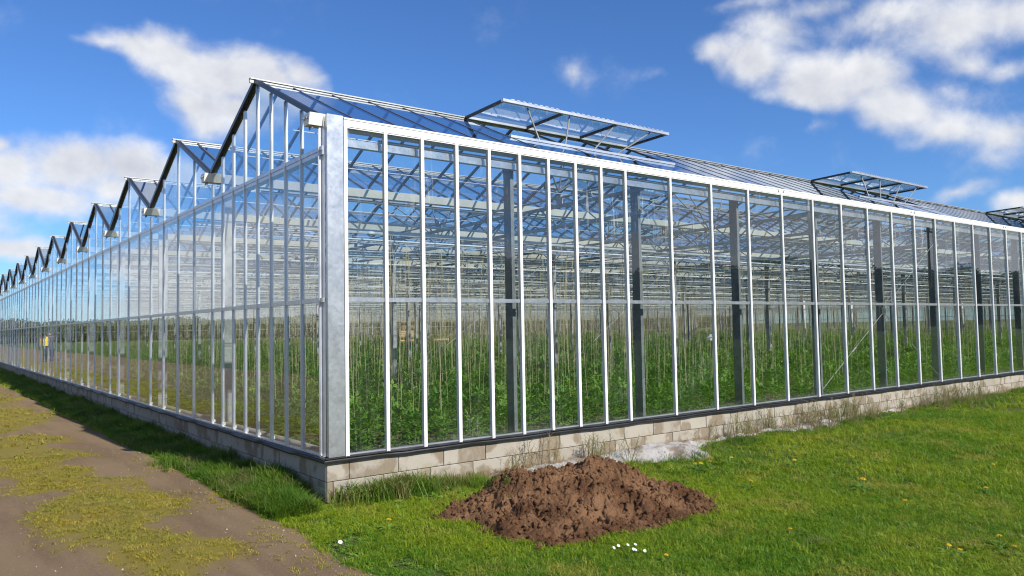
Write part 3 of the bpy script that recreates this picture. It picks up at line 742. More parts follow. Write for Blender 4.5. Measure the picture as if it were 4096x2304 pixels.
sheet('greenhouse_floor', 'bed_soil', 0.14, NX - .14, 0.14, YEND - .14, FL, kind='structure')

# ------------------------------------------------------------------ tomato crop
def leaflet(mb, base, d, up, L, W):
    d = d / np.linalg.norm(d); s = np.cross(d, up); s /= np.linalg.norm(s) + 1e-9; u = np.cross(s, d)
    b = base; p1 = b + d * L * .45 + s * W * .5 + u * W * .16; p2 = b + d * L * .45 - s * W * .5 + u * W * .16; mid = b + d * L * .5; tip = b + d * L - u * L * .22
    mb.add([b, p1, mid, p2, tip], [(0, 1, 2), (0, 2, 3), (1, 4, 2), (2, 4, 3)])
def tomato(seed):
    r = np.random.default_rng(seed); mb = MB(); H = 0.42
    for k in range(17):
        f = k / 16; z = 0.06 + H * (0.15 + 0.85 * f); az = k * 2.4 + r.uniform(-.4, .4); Lf = (0.30 - 0.14 * f) * r.uniform(.85, 1.2)
        el = 0.35 + 0.75 * f; d = np.array([math.cos(az) * math.cos(el), math.sin(az) * math.cos(el), math.sin(el)])
        p = np.array([0, 0, z * .9]); side = np.array([-math.sin(az), math.cos(az), 0])
        for j in range(5):
            t_ = .25 + .72 * j / 4; q = p + d * Lf * t_ + np.array([0, 0, -0.28 * Lf * t_ * t_]); dd = d + np.array([0, 0, -.55 * t_])
            up = np.cross(side, dd); up = up / np.linalg.norm(up)
            s = (0.072 if j < 4 else .085) * r.uniform(.75, 1.25)
            if j < 4:
                for sg in (-1, 1): leaflet(mb, q, dd * .5 + side * sg + np.array([0, 0, r.uniform(-.4, .1)]), up + r.normal(0, .15, 3), s, s * .52)
            else: leaflet(mb, q, dd, up, s * 1.15, s * .6)
    return mb
tom = [tomato(s) for s in range(5)]
tom_me = [t_.mesh('foliage', 'tomato_leaf') for t_ in tom]
tom_pr = [bpy.data.objects.new('tomato_plant', me) for me in tom_me]
st_me = []
for k in range(3):
    m = MB(); m.tube([(0, 0, 0), (.01 * (k - 1), .008, .2), (0, 0, .44)], [.008, .007, .005], 5); st_me.append(m.mesh('stem', 'stem_green'))
tw_me = []
for k in range(5):
    m = MB(); dx, dy = random.uniform(-.07, .07), random.uniform(-.10, .10); m.tube([(0, 0, .25), (dx * .4, dy * .4, 1.0), (dx, dy, 2.23)], .0019, 4, False)
    if k % 2: m.tube([(dx, dy, 2.23), (dx + .03, dy, 2.0), (dx + .02, dy + .02, 1.85)], .0019, 4, False)
    tw_me.append(m.mesh('twine', 'twine'))
tw_pr = [bpy.data.objects.new('twine', me) for me in tw_me]
def crop():
    P = []
    for r in range(0, 134):
        y = 0.42 + 0.62 * r
        if y > YEND - .5: continue
        for x in np.arange(0.50 + .13 * (r % 3), NX - .5, 0.31):
            if 40.0 < y < 42.0: continue               # cross path
            P.append((x + random.uniform(-.07, .07), y + random.uniform(-.10, .10)))
    P = np.array(P)
    weak = fbm(P[:, 0] * .5, P[:, 1] * .5, 3, 11)
    keep = (weak < 0.63) | (RNG.random(len(P)) < 0.5); P = P[keep]; weak = weak[keep]
    d = np.hypot(P[:, 0] - CAM_POS[0], P[:, 1] - CAM_POS[1]); o = np.argsort(d); P = P[o]; d = d[o]; weak = weak[o]
    sc = RNG.uniform(.66, 1.02, len(P)) * (.75 + .5 * fbm(P[:, 0] * 1.1, P[:, 1] * 1.1, 3, 12)) * np.where(weak > .6, .65, 1.0); rz = RNG.uniform(0, 6.28, len(P))
    for i in range(300):
        t_ = empty('tomato_plant', None, (P[i, 0], P[i, 1], FL)); t_.rotation_euler = (0, 0, rz[i]); t_.scale = (sc[i],) * 3
        put(t_, 'young tomato plant on a hanging twine among the front rows inside the greenhouse', 'tomato plant', 'tomato plants in the front rows')
        obj('foliage', tom_me[i % 5], t_); obj('stem', st_me[i % 3], t_)
        w = obj('twine', tw_me[i % 5], t_); w.scale = (1 / sc[i],) * 3
    P, rz, sc = P[300:], rz[300:], sc[300:]; N = len(P)
    p3 = np.c_[P, np.full(N, FL)]; rot = np.zeros((N, 3)); rot[:, 2] = rz
    scatter('tomato_crop', tom_pr, p3, rot, sc, kind='stuff', label='long green rows of tomato plants filling the greenhouse', category='crop')
    q = RNG.random(N) < .42
    scatter('crop_twine', tw_pr, p3[q], rot[q], np.ones(q.sum()), kind='stuff', label='tan support twines hanging over the tomato rows', category='twine')
crop()

def crate(loc, rz, label, w=1.15, d=.95, h=.62):
    t_ = empty('wooden_crate', None, loc); t_.rotation_euler = (0, 0, rz); put(t_, label, 'crate', 'wooden crates at the far end')
    for sx in (-1, 1):
        for sy in (-1, 1):
            m = MB(); m.box((-.04, -.04, 0), (.04, .04, h)); m.build('corner_post', 'wood', t_, loc=(sx * (w / 2 - .04), sy * (d / 2 - .04), 0))
    for k in range(4):
        z = .08 + k * (h - .1) / 4
        for sy in (-1, 1): m = MB(); m.box((-w / 2, -.012, 0), (w / 2, .012, .10)); m.build('slat', 'wood', t_, loc=(0, sy * (d / 2 + .013), z))
        for sx in (-1, 1): m = MB(); m.box((-.012, -d / 2, 0), (.012, d / 2, .10)); m.build('slat', 'wood', t_, loc=(sx * (w / 2 + .013), 0, z))
    m = MB(); m.box((-w / 2 + .01, -d / 2 + .01, .04), (w / 2 - .01, d / 2 - .01, .07)); m.build('bottom_board', 'wood', t_)
crate((23.9, 41.0, FL), .1, 'wooden crate at the bottom of the stack far inside the greenhouse')
crate((23.9, 41.0, FL + .63), .05, 'wooden crate in the middle of the stack far inside the greenhouse')
crate((24.2, 41.0, FL + 1.26), -.08, 'wooden crate on top of the stack far inside the greenhouse')
crate((27.0, 41.2, FL), -.2, 'single wooden crate standing on the far cross path')
def small_inside():
    t_ = empty('red_crate', None, (35.5, 9.9, FL)); put(t_, 'small red plastic crate among the tomato rows', 'crate')
    m = MB(); m.box((-.30, -.2, .0), (.30, .2, .03)); m.build('base', 'red_plastic', t_)
    for a, b in (((-.30, -.2, .03), (.30, -.17, .48)), ((-.30, .17, .03), (.30, .2, .48)), ((-.30, -.17, .03), (-.27, .17, .48)), ((.27, -.17, .03), (.30, .17, .48))):
        m = MB(); m.box(a, b); m.build('side_panel', 'red_plastic', t_)
    m = MB(); m.tube([(-.3, 0, .48), (-.25, 0, .62), (.25, 0, .62), (.3, 0, .48)], .015, 6); m.build('handle', 'red_plastic', t_)
    m = MB(); V = []; n = 12
    for i, (r, z) in enumerate(((.22, .0), (.30, .12), (.31, .35), (.24, .52), (.10, .60), (.16, .70))):
        for k in range(n): a = 2 * math.pi * k / n; q = r * (1 + .12 * math.sin(3 * a + i)); V.append((q * math.cos(a), q * .7 * math.sin(a), z))
    F = [(i * n + k, i * n + (k + 1) % n, (i + 1) * n + (k + 1) % n, (i + 1) * n + k) for i in range(5) for k in range(n)]; m.add(V, F)
    s = m.build('sack', 'white_plastic', None, True, loc=(34.0, 22.5, FL)); put(s, 'pale sack lying among the tomato rows', 'sack')
small_inside()

# ------------------------------------------------------------------ soil mound and white grit
MOUND = [(.36, -1.12), (.55, -1.42), (.50, -1.75), (.47, -2.02), (.60, -2.28), (.88, -2.44), (1.20, -2.38), (1.48, -2.50), (1.85, -2.46), (2.12, -2.50), (2.42, -2.36), (2.62, -2.0), (2.62, -1.5), (2.35, -1.05), (1.9, -.78), (1.4, -.72), (1.0, -.80), (.66, -.92)]
def mound_h(x, y):
    wx = x + .14 * (fbm(x * 4, y * 4, 3, 31) - .45); wy = y + .14 * (fbm(x * 4 + 9, y * 4, 3, 32) - .45)
    d = inpoly_dist(wx, wy, MOUND)
    g = .32 * np.exp(-(((x - 1.74) / .60) ** 2 + ((y + 1.52) / .46) ** 2)) + .21 * np.exp(-(((x - 1.05) / .30) ** 2 + ((y + 1.28) / .34) ** 2)) + .10 * np.exp(-(((x - 1.2) / .8) ** 2 + ((y + 1.9) / .4) ** 2))
    h = np.minimum(np.maximum(d, 0) * .80, g)
    amp = np.clip(d * 6, 0, 1)
    lump = fbm(x * 7, y * 7, 4, 41) - .46
    rid = np.abs(fbm(x * 13, y * 13, 3, 44) - .46)
    cl = fbm(x * 26, y * 26, 3, 46) - .46
    h = h + amp * (.19 * lump + .13 * np.clip(fbm(x * 5 + 3, y * 5, 2, 49) * 2.2 - .75, 0, .5) * (.12 - rid) * 2 + .11 * (.09 - np.abs(fbm(x * 24, y * 24, 3, 48) - .46)) + .035 * cl) + np.clip(d * 30, 0, 1) * .012
    return np.where(d > 0, np.maximum(h, 0.006 * np.clip(d * 40, 0, 1)), -0.03), d
def mound():
    nx, ny = 420, 340; xs = np.linspace(.2, 2.8, nx); ys = np.linspace(-2.7, -.55, ny); X, Y = np.meshgrid(xs, ys); H, D = mound_h(X.ravel(), Y.ravel())
    V = np.c_[X.ravel(), Y.ravel(), H]; F = []
    ok = (D > -.03).reshape(ny, nx)
    for j in range(ny - 1):
        for i in range(nx - 1):
            if ok[j, i] and ok[j, i + 1] and ok[j + 1, i] and ok[j + 1, i + 1]: F.append((j * nx + i, j * nx + i + 1, (j + 1) * nx + i + 1, (j + 1) * nx + i))
    me = bpy.data.meshes.new('soil_mound'); me.from_pydata(V.tolist(), [], F); me.materials.append(MAT['mound_soil'])
    import bmesh
    bm = bmesh.new(); bm.from_mesh(me); bmesh.ops.delete(bm, geom=[v for v in bm.verts if not v.link_faces], context='VERTS'); bm.to_mesh(me); bm.free()
    me.polygons.foreach_set('use_smooth', [True] * len(me.polygons))
    o = obj('soil_mound', me); put(o, 'heap of reddish-brown earth on the grass before the block wall', 'soil heap')
    pr = []
    for s in range(4):
        r = np.random.default_rng(s + 50); m = MB(); bmm = bmesh.new(); bmesh.ops.create_icosphere(bmm, subdivisions=1, radius=1.0)
        vs = [np.array(v.co) * (1 + .28 * (math.sin(4 * v.co.x + s) * math.cos(5 * v.co.y + 2 * s)) + r.uniform(-.3, .3)) * np.array([1, .85, .7]) for v in bmm.verts]
        m.add(vs, [tuple(v.index for v in f.verts) for f in bmm.faces]); bmm.free(); pr.append(proto('soil_clod', m, 'mound_soil', False))
    N = 9000; x = RNG.uniform(.2, 2.8, N * 3); y = RNG.uniform(-2.75, -.6, N * 3); h, d = mound_h(x, y)
    k = (d > .0) | ((d > -.10) & (RNG.random(N * 3) < .15)); x, y, h = x[k][:N], y[k][:N], np.maximum(h[k][:N], 0)
    sc = .003 + .024 * RNG.random(len(x)) ** 7
    scatter('soil_clods', pr, np.c_[x, y, h + np.where(h < .01, .02, 0) + sc * .2], RNG.uniform(0, 6.28, (len(x), 3)), sc, kind='stuff', parent=o)
    return pr
clod_pr = mound()
GRIT = [(1.75, .02), (1.72, -.22), (2.1, -.36), (2.75, -.40), (3.2, -.42), (3.55, -.52), (4.0, -.80), (4.25, -.84), (4.42, -.62), (4.7, -.30), (5.2, -.08), (6.2, -.12), (6.8, -.36), (7.6, -.40), (8.1, -.18), (9.2, -.06), (10.2, -.16), (10.6, .02)]
def grit_h(x, y):
    d = inpoly_dist(x + .16 * (fbm(x * 5, y * 5, 3, 61) - .45), y + .16 * (fbm(x * 5, y * 5 + 7, 3, 62) - .45), GRIT)
    return np.where(d > 0, np.minimum(d * .5, .055 + .07 * np.exp(-((x - 3.9) / .7) ** 2)) + .06 * (fbm(x * 9, y * 9, 4, 63) - .42), -.02), d
def clod_pr_white():
    r = []
    for p_ in clod_pr[:2]:
        me = p_.data.copy(); me.materials.clear(); me.materials.append(MAT['white_grit']); r.append(bpy.data.objects.new('grit_grain', me))
    return r
def grit():
    nx, ny = 340, 46; xs = np.linspace(1.5, 10.9, nx); ys = np.linspace(-1.0, .02, ny); X, Y = np.meshgrid(xs, ys); H, D = grit_h(X.ravel(), Y.ravel())
    F = [(j * nx + i, j * nx + i + 1, (j + 1) * nx + i + 1, (j + 1) * nx + i) for j in range(ny - 1) for i in range(nx - 1) if max(D[j * nx + i], D[(j + 1) * nx + i + 1]) > -.03]
    me = bpy.data.meshes.new('white_grit'); me.from_pydata(np.c_[X.ravel(), Y.ravel(), H].tolist(), [], F); me.materials.append(MAT['white_grit']); me.polygons.foreach_set('use_smooth', [True] * len(F))
    N = 5000; x = RNG.uniform(1.8, 10.6, N); y = RNG.uniform(-.95, 0, N); h, d = grit_h(x, y); k = d > -.05
    scatter('grit_grains', clod_pr_white(), np.c_[x, y, np.maximum(h, 0)][k], RNG.uniform(0, 6.28, (k.sum(), 3)), .003 + .012 * RNG.random(k.sum()) ** 4, kind='stuff', label='loose white grains around the grit by the wall', category='grit')
    obj('white_grit', me, kind='stuff', label='white grit spilled along the foot of the block wall', category='grit')
grit()

# ------------------------------------------------------------------ grass, weeds, moss
def tuft(seed, n, H, W, R, lean, wid=None):
    r = np.random.default_rng(seed); m = MB()
    for k in range(n):
        a = r.uniform(0, 6.28); b = R * math.sqrt(r.random()); p = np.array([b * math.cos(a), b * math.sin(a), -.004]); az = r.uniform(0, 6.28); h = H * r.uniform(.55, 1.15); l = lean * r.uniform(.2, 1.3) * h
        d = np.array([math.cos(az), math.sin(az), 0]); s = np.array([-d[1], d[0], 0]) * W * r.uniform(.7, 1.3) * .5
        q = p + d * l * .35 + np.array([0, 0, h * .6]); e = p + d * l + np.array([0, 0, h * (1 - .25 * min(1, lean))])
        m.add([p - s, p + s, q + s * .75, q - s * .75, e], [(0, 1, 2, 3), (3, 2, 4)])
    return m
def rosette(seed, n, L, W):
    r = np.random.default_rng(seed); m = MB()
    for k in range(n):
        az = 6.28 * k / n + r.uniform(-.3, .3); el = r.uniform(.1, .8); d = np.array([math.cos(az) * math.cos(el), math.sin(az) * math.cos(el), math.sin(el)])
        leaflet(m, np.array([0, 0, .005]) + d * L * .15, d, np.array([0, 0, 1.0]), L * r.uniform(.7, 1.2), W)
    return m
def stalk(seed):
    r = np.random.default_rng(seed); m = MB()
    for k in range(5):
        az = r.uniform(0, 6.28); p = np.array([r.normal(0, .02), r.normal(0, .02), 0]); H = r.uniform(.18, .34); t_ = p + np.array([math.cos(az) * .07, math.sin(az) * .07, H]); m.bar(p, t_, .0025)
        for j in range(5):
            f = .4 + .14 * j; q = p + (t_ - p) * f; a2 = az + j * 2.1; e = q + np.array([math.cos(a2) * .035, math.sin(a2) * .035, .03]); m.bar(q, e, .0018)
            leaflet(m, e, np.array([math.cos(a2), math.sin(a2), .4]), np.array([0, 0, 1.0]), .014, .009)
    return m
lawn_pr = [proto('lawn_tuft', tuft(s, 14, .046, .0044, .045, 1.5), 'grass_blade') for s in range(6)]
rough_pr = [proto('rough_tuft', tuft(20 + s, 16, .15, .0055, .055, .75), 'rough_grass') for s in range(5)]
weed_pr = [proto('weed', rosette(40 + s, 9, .075, .034), 'weed_leaf') for s in range(4)]
straw_pr = [proto('straw_tuft', tuft(120 + s, 7, .030, .0032, .06, 3.0), 'dry_stem') for s in range(4)]
stalk_pr = [proto('dry_stalk', stalk(60 + s), 'dry_stem') for s in range(4)]
moss_pr = [proto('moss_tuft', tuft(80 + s, 16, .020, .0050, .040, 1.7), 'moss_blade') for s in range(5)]
peb_pr = []
for s in range(3):
    r = np.random.default_rng(s); m = MB(); v = [(1, 0, 0), (-1, 0, 0), (0, 1, 0), (0, -1, 0), (0, 0, .8), (0, 0, -.8), (.6, .6, .4), (-.6, -.5, .4)]; v = [tuple(np.array(p) * r.uniform(.7, 1.2)) for p in v]
    m.add(v, [(0, 2, 6), (0, 6, 4), (6, 2, 4), (2, 1, 4), (1, 3, 7), (1, 7, 4), (7, 3, 4), (3, 0, 4), (2, 0, 5), (1, 2, 5), (3, 1, 5), (0, 3, 5)]); peb_pr.append(proto('pebble', m, 'pebble', True))

def sector(n, r0, r1, half=62):
    r = np.sqrt(RNG.uniform(r0 ** 2, r1 ** 2, n)); a = math.atan2(C_F[0], C_F[1]) + R_(half) * RNG.uniform(-1, 1, n)
    return CAM_POS[0] + r * np.sin(a), CAM_POS[1] + r * np.cos(a), r
def lawn():
    X = []; Y = []; S = []
    for n, r0, r1, s in ((70000, 1.2, 8.0, 1.0), (75000, 8.0, 15, 1.35), (50000, 15, 32, 2.3), (25000, 32, 90, 4.5)):
        x, y, r = sector(n, r0, r1, 80 if r0 > 7 else 75); X.append(x); Y.append(y); S.append(np.full(n, s))
    X = np.concatenate(X); Y = np.concatenate(Y); S = np.concatenate(S)
    e = path_edge(Y); k = (X > e - .05 * RNG.random(len(X))) & (Y < -.03)
    k |= (X > e) & (X < -.03) & (Y >= -.03)
    k &= ~((X > e) & (X < e + .35) & (Y < -.5) & (fbm(X * 3, Y * 3, 3, 71) > .52))
    X, Y, S = X[k], Y[k], S[k]
    _, dm = mound_h(X, Y); _, dg = grit_h(X, Y)
    bare = fbm(X * .9, Y * .9, 4, 75)
    k = (dm < .015) & ((dg < 0) | (RNG.random(len(X)) < .05)) & (RNG.random(len(X)) < np.where((Y > -1.6) & (X > 3) & (bare > .52), .45, 1))
    nearwall = (X > -.05) & (X < 1.9) & (Y > -.16); k &= ~(nearwall & (RNG.random(len(X)) < .75))
    X, Y, S = X[k], Y[k], S[k]
    S = np.where((X > -.1) & (Y > -.45), S * .75, S)
    hv = .45 + 1.1 * fbm(X * 1.3, Y * 1.3, 3, 77) + .35 * RNG.random(len(X)) ** 3
    S3 = np.c_[S, S, S * hv]
    scatter('lawn_grass', lawn_pr, np.c_[X, Y, np.zeros(len(X))], zrot(len(X), .12), S3, kind='stuff', label='short green lawn grass around the earth heap', category='grass')
    # rough grass: strip along the end wall, foot of the side wall, margin of the path
    x1 = RNG.uniform(-.62, -.02, 9000); y1 = -0.3 + 45 * RNG.random(9000) ** 1.8; s1 = .45 + 1.5 * fbm(x1 * 2, y1 * 2, 3, 81) * np.clip(1.5 + x1 * 1.6, .4, 1.4)
    k = (x1 > path_edge(y1) + .02) & ((y1 > .35) | (x1 < -.25)); x1, y1, s1 = x1[k], y1[k], s1[k]
    x2 = RNG.uniform(.02, 40, 9000) ** 1.0; y2 = -.03 - np.abs(RNG.normal(0, .30, 9000)); s2 = .35 + .7 * fbm(x2 * 1.3, y2 * 2, 3, 82)
    dens = fbm(x2 * .9, y2 * .9, 3, 83); _, dg = grit_h(x2, y2); k = (((dens > .47) & (dg < .0)) | (RNG.random(len(x2)) < .02)) & (x2 > 1.3); x2, y2, s2 = x2[k], y2[k], s2[k]
    # a big tussock by the wall near the corner and a few more
    xs, ys, ss = [], [], []
    for cx, cy_, n, sp, sc in ((.52, -.12, 70, .16, 1.45), (.72, -.13, 60, .15, 1.6), (1.05, -.12, 45, .17, 1.2), (1.35, -.2, 30, .2, .7), (4.05, -.70, 30, .14, .9), (-.42, 2.9, 40, .2, 1.2), (2.5, -.5, 40, .25, .8)):  # centre, count, spread, size
        xs.append(RNG.normal(cx, sp, n)); ys.append(np.minimum(RNG.normal(cy_, sp * .6, n), -.04) if cy_ < 0 else RNG.normal(cy_, sp, n)); ss.append(sc * RNG.uniform(.7, 1.1, n))
    X = np.concatenate([x1, x2] + xs); Y = np.concatenate([y1, y2] + ys); S = np.concatenate([s1, s2] + ss)
    _, dm = mound_h(X, Y); k = dm < 0; X, Y, S = X[k], Y[k], S[k]
    scatter('rough_grass', rough_pr, np.c_[X, Y, np.zeros(len(X))], zrot(len(X), .15), S, kind='stuff', label='taller rough grass along the foot of the walls', category='grass')
    x = RNG.uniform(-.60, .0, 2600); y = -2.2 + 9 * RNG.random(2600); k = (x > path_edge(y)) & (fbm(x * 2, y * 2, 3, 91) > .42)
    xb, yb, _ = sector(2600, 2, 14); kb = (xb > path_edge(yb)) & (yb < -.1) & (fbm(xb * 1.2, yb * 1.2, 3, 92) > .55)
    xc = RNG.uniform(.2, 22, 1300); yc = -.05 - np.abs(RNG.normal(0, .35, 1300))
    X = np.concatenate([x[k], xb[kb], xc]); Y = np.concatenate([y[k], yb[kb], yc]); S = np.concatenate([RNG.uniform(.25, .70, k.sum()) * np.where(y[k] < .3, .6, 1.2), RNG.uniform(.22, .5, kb.sum()), RNG.uniform(.35, .8, len(xc))])
    _, dm = mound_h(X, Y); _, dg = grit_h(X, Y); k = (dm < 0) & (dg < .03)
    scatter('weeds', weed_pr, np.c_[X, Y, np.zeros(len(X))][k], zrot(k.sum(), .1), S[k], kind='stuff', label='low broad-leaved weeds at the edge of path and walls', category='weeds')
    x = RNG.uniform(1.3, 18, 900); y = -.04 - np.abs(RNG.normal(0, .30, 900)); k = (fbm(x * .7, y, 3, 95) > .47) & (RNG.random(900) < .5)
    scatter('dry_stalks', stalk_pr, np.c_[x, y, np.zeros(900)][k], zrot(k.sum(), .1), RNG.uniform(.6, 1.25, k.sum()), kind='stuff', label='thin dry weed stalks in front of the block wall', category='weeds')
    xw = .25 + 16 * RNG.random(16000) ** 1.6; yw = .3 + 44 * RNG.random(16000) ** 1.2; kw = fbm(xw * .8, yw * .8, 3, 93) > .36
    scatter('floor_weeds', weed_pr, np.c_[xw, yw, np.full(16000, FL)][kw], zrot(kw.sum(), .1), RNG.uniform(.8, 1.9, kw.sum()), kind='stuff', label='low weeds on the soil inside the greenhouse', category='weeds')
    xs_, ys_, _ = sector(9000, 2, 16, 70); ks = (xs_ > path_edge(ys_)) & (ys_ < -.05) & (fbm(xs_ * 1.1, ys_ * 1.1, 3, 99) > .47); dmx = mound_h(xs_, ys_)[1]; ks &= dmx < 0
    scatter('dry_grass', straw_pr, np.c_[xs_, ys_, np.full(9000, .012)][ks], zrot(ks.sum(), .2), RNG.uniform(.6, 1.2, ks.sum()), kind='stuff', label='dead straw-coloured blades lying in the lawn', category='grass')
    xm = np.r_[RNG.normal(1.02, .10, 26), RNG.normal(1.22, .10, 20), RNG.normal(.88, .03, 8)]; ym = np.r_[RNG.normal(-1.12, .06, 26), RNG.normal(-1.15, .06, 20), RNG.normal(-1.45, .03, 8)]
    scatter('mound_grass', rough_pr, np.c_[xm, ym, mound_h(xm, ym)[0] - .01], zrot(54, .35), RNG.uniform(.25, .5, 54), kind='stuff', label='grass tufts growing on the shoulder of the earth heap', category='grass')
    # moss down the middle of the track
    X, Y, r = sector(90000, 2.0, 11, 75); Z2 = sector(60000, 11, 40, 60); X = np.r_[X, Z2[0]]; Y = np.r_[Y, Z2[1]]; sc = np.r_[np.ones(90000), np.full(60000, 2.0)]
    f = fbm(X * 1.5, Y * 1.1, 4, 97); v = moss_v(X, Y); sp = fbm(X * 6, Y * 6, 3, 98)
    prob = np.clip((v - .10) * 1.3, 0, 1) * np.where(sp > .38, 1, .3); prob = np.maximum(prob, np.where((X > path_edge(Y) - .35) & (f > .5), .18, 0))
    k = (RNG.random(len(X)) < prob) & (X < path_edge(Y)) & (X > -7)
    scatter('track_moss', moss_pr, np.c_[X, Y, path_z(X, Y) + .001][k], zrot(k.sum(), .1), sc[k] * RNG.uniform(.7, 1.3, k.sum()), kind='stuff', label='yellow-green moss and thin grass down the middle of the track', category='moss')
    X, Y, r = sector(26000, 2.0, 12, 70); k = X < path_edge(Y) + .2; k &= RNG.random(len(X)) < np.where(X > path_edge(Y) - .5, 1, .4); N = k.sum()
    scatter('pebbles', peb_pr, np.c_[X, Y, path_z(X, Y) + .001][k], RNG.uniform(0, 6.28, (N, 3)), .0025 + .008 * RNG.random(N) ** 7, kind='stuff', label='small pebbles strewn over the dirt track', category='pebbles')
lawn()

def flowers():
    # dandelion: stalk, many-petalled head, a few leaves
    def dand_meshes():
        st = MB(); st.tube([(0, 0, 0), (.004, 0, .04), (.003, .003, .075)], .0022, 5)
        hd = MB(); r = np.random.default_rng(3)
        for ring, (n, L, el) in enumerate(((16, .021, .25), (14, .017, .6), (9, .012, 1.05))):
            for k in range(n):
                az = 6.28 * k / n + ring * .2 + r.uniform(-.1, .1); d = np.array([math.cos(az) * math.cos(el), math.sin(az) * math.cos(el), math.sin(el)]); leaflet(hd, np.array([.003, .003, .075]), d, np.array([0, 0, 1.0]), L, .006)
        lf = rosette(77, 8, .10, .024)
        return st.mesh('stem', 'stem_green'), hd.mesh('flower_head', 'flower_yellow'), lf.mesh('leaf_rosette', 'weed_leaf')
    st, hd, lf = dand_meshes()
    spots = [(3.45, -1.28, 1.3, 'leftmost of the dandelions clustered behind the earth heap'), (3.51, -1.25, 1.2, None), (3.56, -1.36, 1.5, None), (2.86, -1.59, 1.2, 'yellow dandelion close behind the right end of the earth heap'),
             (4.38, -1.79, 1.2, None), (3.12, -2.13, 1.2, None), (3.85, -2.8, 1.4, None), (3.41, -3.41, 1.1, None), (2.02, -3.26, .9, None), (2.60, -4.21, 1.0, None), (2.82, -4.29, 1.1, None), (2.65, -4.43, 1.0, None), (2.43, -4.13, .9, None), (2.40, -4.22, .8, None),
             (-.05, -1.2, 1.2, 'yellow dandelion on the grass between the corner of the wall and the camera'), (-.06, .65, 1.1, 'yellow dandelion at the foot of the end wall by the corner'), (.91, -3.08, .8, None), (5.15, -2.26, 1.0, None), (4.06, -1.23, 1.1, None), (5.6, -3.2, 1.0, None), (7.2, -2.8, 1.2, None), (4.4, -3.6, 1.0, None), (-.3, 4.1, 1.3, None), (-.35, 7.0, 1.3, None)]
    for x, y, s, lab in spots:
        t_ = empty('dandelion', None, (x, y, 0)); t_.rotation_euler = (random.gauss(0, .15), random.gauss(0, .15), random.uniform(0, 6)); t_.scale = (s,) * 3
        if lab: put(t_, lab, 'dandelion')
        else: put(t_, 'yellow dandelion flower scattered in the grass of the lawn and wall foot', 'dandelion', 'scattered dandelions')
        obj('stem', st, t_); obj('flower_head', hd, t_); obj('leaf_rosette', lf, t_)
    ds = MB(); ds.tube([(0, 0, 0), (.002, 0, .06)], .0016, 5); dsm = ds.mesh('stem', 'stem_green')
    pt = MB()
    for k in range(16): az = 6.28 * k / 16; leaflet(pt, np.array([.002, 0, .06]), np.array([math.cos(az), math.sin(az), .35]), np.array([0, 0, 1.0]), .016, .0065)
    ptm = pt.mesh('petals', 'daisy_white'); ce = MB(); ce.tube([(.002, 0, .060), (.002, 0, .066)], [.006, .004], 8); cem = ce.mesh('flower_disc', 'flower_yellow')
    for i, (x, y) in enumerate(((.90, -2.66), (.95, -2.68), (.985, -2.73), (.93, -2.75), (.90, -2.80), (.965, -2.83), (.84, -2.66))):
        t_ = empty('daisy', None, (x, y, 0)); t_.rotation_euler = (.75 + random.gauss(0, .15), random.gauss(-.2, .2), 0); t_.scale = (.78,) * 3
        put(t_, 'white daisy in the small cluster in front of the earth heap', 'daisy', 'daisies before the heap'); obj('stem', dsm, t_); obj('petals', ptm, t_); obj('flower_disc', cem, t_)
    t_ = empty('daisy', None, (-.53, -1.36, 0)); t_.scale = (1.15,) * 3; t_.rotation_euler = (.7, 0, 0); put(t_, 'lone white daisy at the edge of the dirt track', 'daisy'); obj('stem', dsm, t_); obj('petals', ptm, t_); obj('flower_disc', cem, t_)
    # withered clippings on the lawn
    for x, y, s, lab in ((2.05, -3.47, 1.0, 'withered brown clump of cut grass lying on the lawn'), (2.2, -3.22, .6, 'smaller withered clump of cut grass on the lawn')):
        m = tuft(99, 170, .05, .004, .065, 2.2); o = m.build('grass_clump', 'dry_stem', None, loc=(x, y, 0)); o.scale = (s, s, s); put(o, lab, 'grass clump')
flowers()

# ------------------------------------------------------------------ what the glass mirrors: hedgerow, trees, pole, two people on the track
def hedgerows():
    pr = []
    for s in range(4):
        r = np.random.default_rng(200 + s); m = MB()
        for k in range(110):
            d = r.normal(0, 1, 3); d /= np.linalg.norm(d); p = d * r.uniform(.45, 1.0) ** .5; n = r.normal(0, 1, 3); leaflet(m, p, n, d, .34, .22)
        pr.append(proto('leaf_clump', m, 'tree_leaf'))
    def row(name, label, x0, y0, x1, y1, H, n):
        L = math.hypot(x1 - x0, y1 - y0); u = RNG.random(n); hh = H * (.75 + .5 * fbm(u * L / 9, u * 0, 3, int(abs(x0) + abs(y0)))); z = RNG.random(n) ** .8 * hh
        w = 1.6; px = x0 + (x1 - x0) * u + RNG.normal(0, w, n); py = y0 + (y1 - y0) * u + RNG.normal(0, w, n)
        scatter(name, pr, np.c_[px, py, z], RNG.uniform(0, 6.28, (n, 3)), RNG.uniform(.8, 1.7, n) * max(1, H / 6), kind='stuff', label=label, category='hedgerow')
    row('hedgerow', 'dark hedgerow across the field mirrored in the end wall glass', -75, -60, -75, 260, 4.2, 6500)
    row('hedgerow', 'far hedgerow beyond the back of the greenhouse', -75, 190, 260, 190, 4.0, 5000)
    row('treeline', 'tall trees behind the camera mirrored in the side wall glass', 55, -95, 240, -75, 11.0, 6500)
hedgerows()
